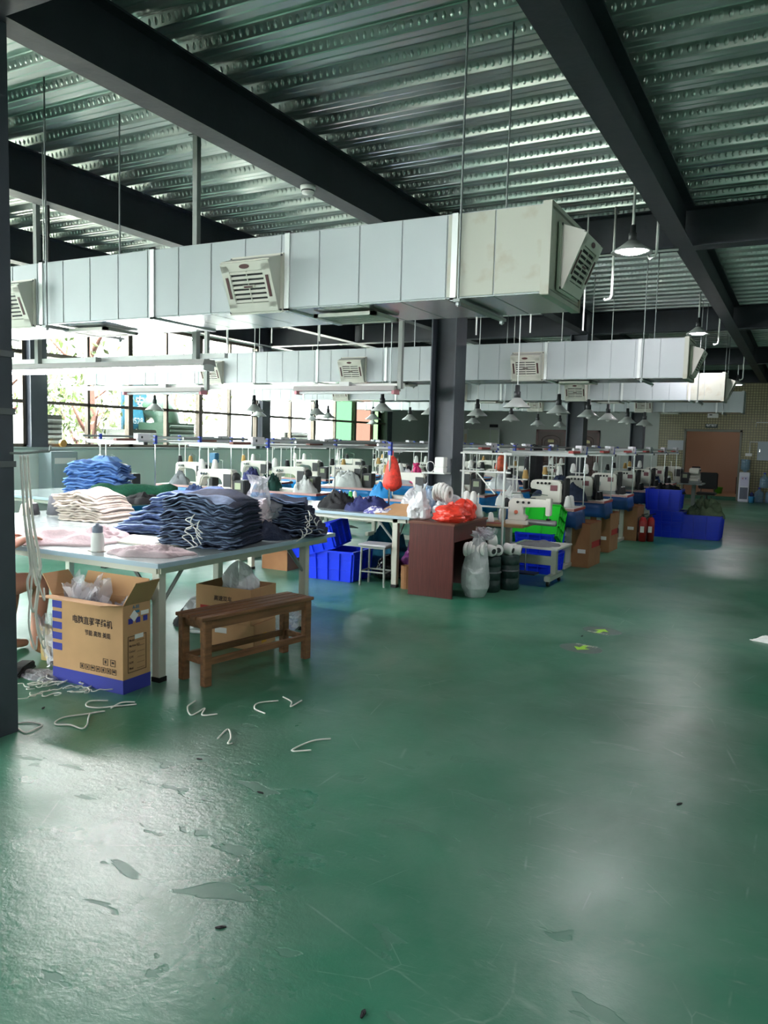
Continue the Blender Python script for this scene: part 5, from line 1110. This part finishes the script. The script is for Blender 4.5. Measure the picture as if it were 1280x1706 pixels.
# ------------------------------------------------------------------ wheeled cylinder arm machine
t = T('machine_stand', 'wheeled steel machine stand with small plywood top in the aisle', 'table', (-2.56, 8.52, 0))
MB().bb(-.54, -.1, -.27, .22, .615, .645).build('tabletop', WOODL, t, .003)
for x in (-.34, .2):
    MB().bb(x - .03, x + .03, -.04, .04, .1, .615 if x < 0 else .42).build('upright', TLEG, t, .004); MB().bb(x - .035, x + .035, -.26, .26, .055, .115).build('foot', TLEG, t, .008)
    for y in (-.22, .22):
        c = MB().lathe([(.012, -.014), (.028, -.014), (.03, 0), (.028, .014), (.012, .014)], 12, (x, y, .03), ax='X').build('caster', BLACK, t); MB().bb(x - .02, x + .02, y - .012, y + .012, .03, .06).build('caster_fork', GREYM, c)
MB().bb(-.34, .2, -.025, .025, .2, .3).build('crossbar', TLEG, t, .003)
MB().bb(-.22, .34, -.4, .2, .42, .44).build('lower_shelf', M('shelf_pale', (206, 208, 202), .4), t, .004); MB().tube([(-.1, -.1, .42), (-.1, -.1, .12)], .006, 6).build('treadle_rod', CHROME, t); MB().bb(-.22, .04, -.2, -.02, .1, .115).build('treadle', DGREY, t)
heap('grey_cloth', 'flat grey cloth lying on the lower shelf of the wheeled stand', 'fabric', (-2.5, 8.38, .44), .46, .42, .045, 351, GREYC, R(8), None, .3)
t = T('cylinder_arm_machine', 'cream cylinder arm sewing machine with open frame on the plywood top', 'sewing machine', (-2.68, 8.42, .645))
t.scale = (.8, .8, .8)
MB().bb(-.26, .06, -.1, .1, 0, .06).build('base', MACH, t, .008); MB().prism([(-.24, .06), (.02, .06), (.03, .12), (-.02, .14), (-.02, .24), (.3, .26), (.34, .28), (.34, .34), (.28, .36), (-.18, .36), (-.24, .31)], -.055, .055).build('frame_body', MACH, t, .01)
MB().bb(.29, .36, -.05, .05, .14, .38).build('needle_head', MACH, t, .01); MB().tube([(.325, 0, .14), (.325, 0, .09)], .008, 8).build('needle_bar', CHROME, t); MB().bb(.3, .35, -.03, .03, .075, .1).build('presser_foot', BLACK, t, .004)
MB().lathe([(.036, .0), (.04, .02), (.04, .4), (.032, .42)], 16, (.02, 0, .04), ax='X').build('cylinder_arm', M('arm_grey', (150, 150, 150), .3, .5), t, smooth=True)
MB().lathe([(0, 0), (.075, 0), (.08, .02), (.06, .05), (0, .055)], 18, (-.3, 0, .28), ax='X').build('handwheel', DGREY, t, smooth=True); MB().lathe([(0, 0), (.028, 0), (.028, .004), (0, .004)], 14, (-.12, -.06, .17), ax='Y').build('emblem', M('emblem_orange', (220, 120, 90), .5), t)
for i in range(3): MB().lathe([(.016, 0), (.018, -.02), (.006, -.03), (0, -.03)], 10, (-.1 + i * .08, -.055, .31), ax='Y').build('tension_knob', BLACK, t)
MB().tube([(-.22, .03, .36), (-.22, .03, .42), (.0, .0, .44), (.3, 0, .42)], .006, 6).build('thread_guide', CHROME, t)
o = MB().lathe([(.05, 0), (.1, 0), (.1, .02), (.05, .02)], 16, ax='X').build('tape_roll', TWH, loc=(-2.96, 8.42, .745)); tag(o, 'white tape roll standing beside the cylinder arm machine', 'tape roll')
cone('thread_cone', 'white thread cone lying left on the plywood top', (-3.05, 8.32, .645), TWH, .12, .04)
o = MB().bb(-3.08, -2.92, 8.26, 8.34, .645, .652).build('red_tray', M('tray_red', (150, 40, 50), .4), bevel=.002); tag(o, 'thin dark red tray on the left of the plywood top', 'tray')
# crates and cartons along the aisle
crate('blue plastic crate at the bottom of the aisle stack under the green crate', (-2.76, 9.28, 0), R(88), .5, .44, .24, BLUE, (5, 3))
crate('blue plastic crate second from the floor under the green crate', (-2.76, 9.28, .245), R(90), .5, .44, .24, BLUE, (5, 3))
crate('bright green plastic crate leaning on top of the blue crates', (-2.8, 9.17, .64), 0, .6, .42, .24, GREENC, (4, 3), True, (R(-118), 0, R(2)))
def aisle_carton(label, x, y, rz, h=.56):
    t = T('cardboard_box', label, 'box', (x, y, 0), rz, 'machine cartons along the aisle'); w2, d2 = .145, .27
    carton_walls(t, w2, d2, h, CARDD); MB().bb(w2, w2 + .0015, -.16, d2, .24, .32).build('red_band', PRED, t); MB().bb(w2, w2 + .0015, d2 - .08, d2, .24, .32).build('dark_mark', BLACK, t)
    MB().bb(.0, .1, -d2 - .0015, -d2, .18, .23).build('sticker', PAPER, t); text('NOVA', .03, PDARK, t, (.05, -d2 - .002, .205), FRONT) if False else None
    m = MB(); m.bb(-w2 + .008, w2 - .008, -d2 + .008, d2 - .008, h - .06, h - .045); m.build('contents', BLACKC, t)
    m = MB(); 
    for q in ((-w2 - .001, w2 + .001, -d2 - .002, -d2 + .008), (-w2 - .001, w2 + .001, d2 - .008, d2 + .002), (-w2 - .002, -w2 + .008, -d2, d2), (w2 - .008, w2 + .002, -d2, d2)): m.bb(*q, h - .004, h + .004)
    m.build('edge_tape', M('edge_tape_red', (140, 70, 44), .7), t)
aisle_carton('tall brown carton with a red band nearest in the aisle', -2.43, 10.13, R(-2)); aisle_carton('tall brown carton with a red band second along the aisle', -2.53, 11.75, R(-1)); aisle_carton('tall brown carton behind the red fire extinguishers', -2.46, 13.45, R(-1))
for i, (x, y, l) in enumerate(((-2.23, 13.22, 'left'), (-2.12, 13.3, 'right'))):
    t = T('fire_extinguisher', 'red fire extinguisher standing by the third carton, %s one' % l, 'extinguisher', (x, y, 0), 0, 'fire extinguishers'); MB().lathe([(.05, 0), (.06, .01), (.06, .33), (.045, .38), (.02, .4), (0, .4)], 18).build('cylinder', EXT, t, smooth=True)
    MB().tube([(0, 0, .4), (0, 0, .43)], .016, 8).build('valve', DGREY, t); MB().box((.02, 0, .445), (.1, .018, .012), mat=Matrix.Rotation(R(-15), 3, 'Y')).build('handle', BLACK, t); MB().tube([(-.02, -.0, .42), (-.07, -.02, .38), (-.068, -.02, .15)], .009, 6).build('hose', BLACK, t); MB().bb(-.03, .03, -.063, -.058, .15, .25).build('label_plate', PAPER, t)
crate('blue plastic crate bottom of the far aisle stack', (-2.0, 14.35, 0), 0, .5, .5, .27, BLUE, (3, 3)); crate('blue plastic crate middle of the far aisle stack', (-2.0, 14.35, .235), 0, .52, .52, .22, BLUE, (3, 3)); crate('blue plastic crate heaped with black cloth, top of the far aisle stack', (-2.08, 14.35, .46), R(2), .56, .5, .36, BLUE, (3, 2))
heap('black_cloth', 'black cloth heaped in the top crate of the far stack', 'fabric', (-2.05, 14.38, .74), .54, .46, .16, 361, BLACKC, 0, None, .4)
crate('single blue plastic crate at the right of the aisle holding olive cloth', (-1.47, 14.4, 0), 0, .66, .5, .41, BLUE, (3, 3)); heap('olive_cloth', 'olive green cloth heaped over the single blue crate', 'fabric', (-1.42, 14.45, .36), .6, .44, .3, 363, OLIVE, 0, None, .6)
# far machine table and chair
t = T('far_table', 'pale machine table at the far end of the aisle row', 'table', (-2.35, 18.6, 0)); MB().bb(-.6, .45, -.35, .35, .73, .76).build('tabletop', TOP, t, .004)
for x in (-.4, .25): MB().bb(x - .04, x + .04, -.05, .05, .06, .73).build('leg', GREYM, t, .004); MB().bb(x - .04, x + .04, -.3, .3, 0, .06).build('foot', GREYM, t)
o = dup(protos['over'], (-2.1, 18.65, .76), pi / 2, 'cream overlock machine on the far table end, turned sideways', 'overlock machines')
o = dup(protos['mach'], (-2.65, 18.5, .76), 0, 'white sewing machine on the left of the far table', 'lockstitch sewing machines')
t = T('office_chair', 'black low backed chair behind the far machine table', 'chair', (-2.0, 20.3, 0)); MB().bb(-.22, .22, -.22, .22, .42, .48).build('seat', BLACK, t, .02); MB().bb(-.22, .22, .18, .23, .55, .95).build('backrest', BLACK, t, .02)
for s in (-1, 1): MB().tube([(s * .15, .2, .45), (s * .15, .22, .8)], .012, 6).build('back_post', DGREY, t)
MB().tube([(0, 0, .1), (0, 0, .42)], .03, 8).build('pedestal', DGREY, t)
for k in range(5):
    a = 2 * pi * k / 5; MB().tube([(0, 0, .1), (cos(a) * .25, sin(a) * .25, .05)], .018, 6).build('leg', DGREY, t); MB().lathe([(0, -.012), (.025, -.01), (.025, .01), (0, .012)], 8, (cos(a) * .25, sin(a) * .25, .025), ax='X').build('caster', BLACK, t)
# spools with coloured thread near the far end
for i in range(4): cone_at((-2.95 + i * .12, 18.3, .76), [TGOLD, TCR, TBLK, TWH][i], '%s thread cone on the far machine table' % ['gold', 'cream', 'black', 'white'][i])
# ------------------------------------------------------------------ back wall fittings
t = T('exit_sign', 'dark green sign with white characters above the doorway', 'sign', (-2.5, YB - .045, 2.2)); MB().bb(-.17, .17, -.012, .012, -.06, .06).build('panel', M('sign_dark_green', (10, 40, 34), .5), t); text('电梯前厅', .075, PAPER, t, (0, -.014, .01), FRONT)
t = T('emergency_light', 'white twin emergency light box above the doorway', 'light', (-2.47, YB - .07, 2.44)); MB().bb(-.15, .15, -.04, .04, 0, .13).build('case', PAPER, t, .006); MB().bb(-.1, -.02, -.045, -.04, .07, .1).build('window', DGREY, t)
o = MB().bb(-3.72, -3.24, YB - .04, YB - .03, 1.45, 1.75).build('notice_sheet', M('notice_grey', (190, 194, 200), .6)); tag(o, 'pale grey notice sheet left of the doorway', 'notice')
t = T('distribution_box', 'grey electrical box on the tiled wall at the right edge', 'electrical box', (-1.0, YB - .08, 1.22)); MB().bb(-.2, .25, -.05, .05, 0, .55).build('case', M('box_bluegrey', (160, 172, 180), .4), t, .006); MB().bb(-.15, -.13, -.06, -.05, .24, .32).build('latch', CHROME, t)
t = T('wall_socket', 'white socket box with conduit on the tiled wall', 'socket', (-1.43, YB - .055, 1.33)); MB().bb(-.09, .09, -.025, .025, 0, .085).build('case', PAPER, t, .004); MB().tube([(.02, 0, .085), (.02, 0, .42), (.5, 0, .42)], .014, 6).build('conduit', PVC, t)
conduit([(-1.28, YB - .05, 2.2), (-1.28, YB - .05, 2.32), (.2, YB - .05, 2.32)], 'white conduit high on the tiled wall at right', .016)
t = T('water_dispenser', 'white water dispenser with inverted bottle by the doorway', 'water dispenser', (-1.48, 25.3, 0))
MB().bb(-.14, .14, -.15, .15, .0, .86).build('cabinet', M('cooler_white', (214, 214, 226), .35), t, .012); MB().bb(-.1, .11, -.155, -.148, .08, .42).build('lower_grille', M('grille_grey', (96, 100, 116), .5), t); MB().bb(-.1, .11, -.156, -.148, .46, .74).build('notice_panel', M('panel_lilac', (200, 196, 220), .5), t)
for i in range(2): MB().tube([(-.04 + i * .08, -.15, .7), (-.04 + i * .08, -.18, .69), (-.04 + i * .08, -.18, .66)], .01, 6).build('tap', PBLUE if i else PRED, t)
def bottle_mesh(par, inv=False):
    pr = [(.03, .42), (.032, .38), (.06, .34), (.125, .29), (.13, .2), (.122, .17), (.13, .14), (.13, .02), (.12, 0), (0, 0)]
    MB().lathe([(r, (.42 - z) if inv else z) for r, z in pr], 18).build('bottle_shell', BOTTLE, par, smooth=True)
b = T('water_bottle', 'inverted clear water bottle on top of the dispenser', 'bottle', (-1.48, 25.3, .82)); bottle_mesh(b, True)
for i, (x, y, z, l) in enumerate(((-1.06, 25.15, 0, 'front left on the floor'), (-.78, 25.2, 0, 'front right on the floor'), (-.95, 25.2, .43, 'stacked on top'))):
    b = T('water_bottle', 'blue tinted water bottle beside the dispenser, %s' % l, 'bottle', (x, y, z), 0, 'water bottles by the dispenser'); bottle_mesh(b); MB().lathe([(.034, .4), (.036, .44), (0, .445)], 10).build('cap', PBLUE, b)
t = T('mop_bucket', 'small light blue bucket between dispenser and bottles', 'bucket', (-1.24, 24.9, 0)); MB().lathe([(.07, 0), (.085, .18), (.09, .185), (.08, .18), (.066, .01), (0, .01)], 16).build('pail', M('bucket_blue', (70, 150, 205), .4), t, smooth=True); heap_o = MB().lathe([(0, .16), (.05, .19), (.06, .24), (.03, .3), (0, .31)], 10).build('rag', NAVYC, t, smooth=True)
t = T('green_basin', 'bright green plastic basin on the corridor floor', 'basin', (-2.35, 27.2, .1)); MB().lathe([(.12, 0), (.15, .2), (.16, .2), (.14, .19), (.11, .01), (0, .01)], 18).build('pail', M('basin_green', (90, 190, 50), .4), t, smooth=True)
t = T('side_table', 'dark red legged table seen through the doorway', 'table', (-1.55, 27.6, .1)); MB().bb(-.3, .4, -.25, .25, .5, .54).build('tabletop', MAHOG, t)
for sx in (-.28, .36):
    for sy in (-.2, .2): MB().bb(sx - .02, sx + .02, sy - .02, sy + .02, 0, .5).build('leg', MAHOG, t)
# cabinet at window wall
t = T('electrical_cabinet', 'blue grey wall cabinet under the nearest window', 'cabinet', (-10.3, 8.52, 0)); MB().bb(-.18, .12, -.25, .25, .4, 1.22).build('case', M('cab_bluegrey', (150, 164, 168), .45), t, .006); MB().bb(.12, .132, -.22, .22, .44, 1.18).build('door', M('cab_bluegrey', (150, 164, 168), .45), t, .003); MB().bb(.132, .136, -.2, .2, 1.03, 1.12).build('label_plate', PAPER, t)
t = T('tape_gun', 'brown tape dispenser lying on the window sill', 'tape dispenser', (-10.44, 8.7, SILL)); MB().lathe([(.03, -.025), (.06, -.025), (.06, .025), (.03, .025)], 14, (0, 0, .06), ax='X').build('tape', M('tape_brown', (176, 130, 60), .4), t); MB().bb(-.02, .02, .02, .16, .03, .06).build('grip', BLACK, t, .005)
# ------------------------------------------------------------------ floor litter and stickers
def sticker(label, x, y, rz, fl):
    t = T('floor_sticker', label, 'sticker', (x, y, 0), rz, 'exit arrow floor stickers'); m = MB(); m.lathe([(.0, .0015), (.16, .0015), (.165, 0)], 24); o = m.build('disc', M('sticker_dark', (70, 92, 84), .5), t); o.scale = (1, .8, 1)
    MB().add([(-.02, -.09, .002), (.02, -.09, .002), (.02, .0, .002), (.065, .0, .002), (0, .085, .002), (-.065, 0, .002), (-.02, 0, .002)], [(0, 1, 2, 3, 4, 5, 6)]).build('arrow', M('arrow_lime', (150, 210, 40), .5), t, loc=(0, -.02 * fl, 0)).rotation_euler = (0, 0, 0 if fl > 0 else pi)
    text('安全出口', .045, M('sticker_text', (190, 200, 180), .6), t, (0, -.1 * fl if fl > 0 else .1, .0022), (0, 0, 0))
sticker('faded round floor sticker with green arrow pointing to the far end', -1.39, 6.58, R(-10), 1); sticker('faded round floor sticker with green arrow pointing to the viewer', -1.4, 5.91, R(-10), -1)
FS = [[(-3.564, 2.665), (-3.517, 2.702), (-3.441, 2.716), (-3.414, 2.658), (-3.418, 2.599), (-3.496, 2.614)], [(-3.331, 3.029), (-3.369, 2.948), (-3.434, 2.853), (-3.41, 2.775), (-3.376, 2.757), (-3.309, 2.787), (-3.223, 2.785), (-3.237, 2.832), (-3.318, 2.913), (-3.358, 2.969), (-3.324, 3.033)], [(-3.443, 3.164), (-3.519, 3.101), (-3.477, 3.038), (-3.403, 3.041), (-3.371, 3.076), (-3.338, 3.111), (-3.294, 3.169), (-3.261, 3.205)], [(-3.334, 3.085), (-3.35, 3.178), (-3.296, 3.228)], [(-3.024, 3.432), (-2.987, 3.323), (-2.882, 3.239), (-2.892, 3.358), (-2.834, 3.27), (-2.772, 3.324)], [(-2.622, 3.689), (-2.691, 3.591), (-2.656, 3.508), (-2.555, 3.471)], [(-2.639, 3.761), (-2.544, 3.711), (-2.503, 3.646), (-2.506, 3.763)], [(-2.54, 3.05), (-2.578, 3.176), (-2.495, 3.099), (-2.453, 3.023), (-2.44, 3.043)], [(-2.052, 3.355), (-2.113, 3.276), (-2.134, 3.123), (-2.053, 3.173)]]
FN = ['loop beside the left column', 'long open loop before the carton', 'tangled strand before the carton', 'short end right of the tangle', 'coil by the near bench foot', 'curved piece right of the bench', 'zigzag piece near the far bench end', 'small hook shaped piece in front of the bench', 'rightmost long bent strand']
for i, pl in enumerate(FS): string('floor_string', 'white string scrap on the green floor, ' + FN[i], [(x, y, .005 + .002 * (k % 2)) for k, (x, y) in enumerate(pl)], .0045, ROPE, 'string scraps on the floor')
for i in range(16):
    r_ = random.Random(500 + i); squiggle('trim_scrap', None, (-3.86 + r_.gauss(0, .13), 3.14 + r_.gauss(0, .035), 0), .1, 10, 600 + i, None, .0035, .006 + i * .001)
sl = [o for o in COL.objects if o.name.startswith('trim_scrap')]
for o in sl: tag(o, 'curled white trim scrap in the heap left of the carton', 'cord', 'curled trim scraps beside the carton')
for i, (x, y, l) in enumerate(((-1.99, 2.676, 'longest one left of centre'), (-2.455, 2.813, 'farther left'), (-1.523, 1.85, 'low near the shiny patch'), (-.376, 3.53, 'on the right'), (-1.487, 6.295, 'near the arrow stickers'), (-.95, 1.75, 'bottom right'), (-3.655, 2.895, 'left of the carton'))):
    o = heap('dark_lint', 'tiny dark lint scrap on the floor, ' + l, 'scrap', (x, y, 0), .032, .012, .006, 700 + i, BLACKC, R(20 * i)); o['group'] = 'lint scraps on the floor'
o = heap('white_rag', 'small white rag on the floor at the right edge', 'rag', (-.12, 6.97, 0), .34, .14, .04, 710, PAPER, R(-10), None, .4)
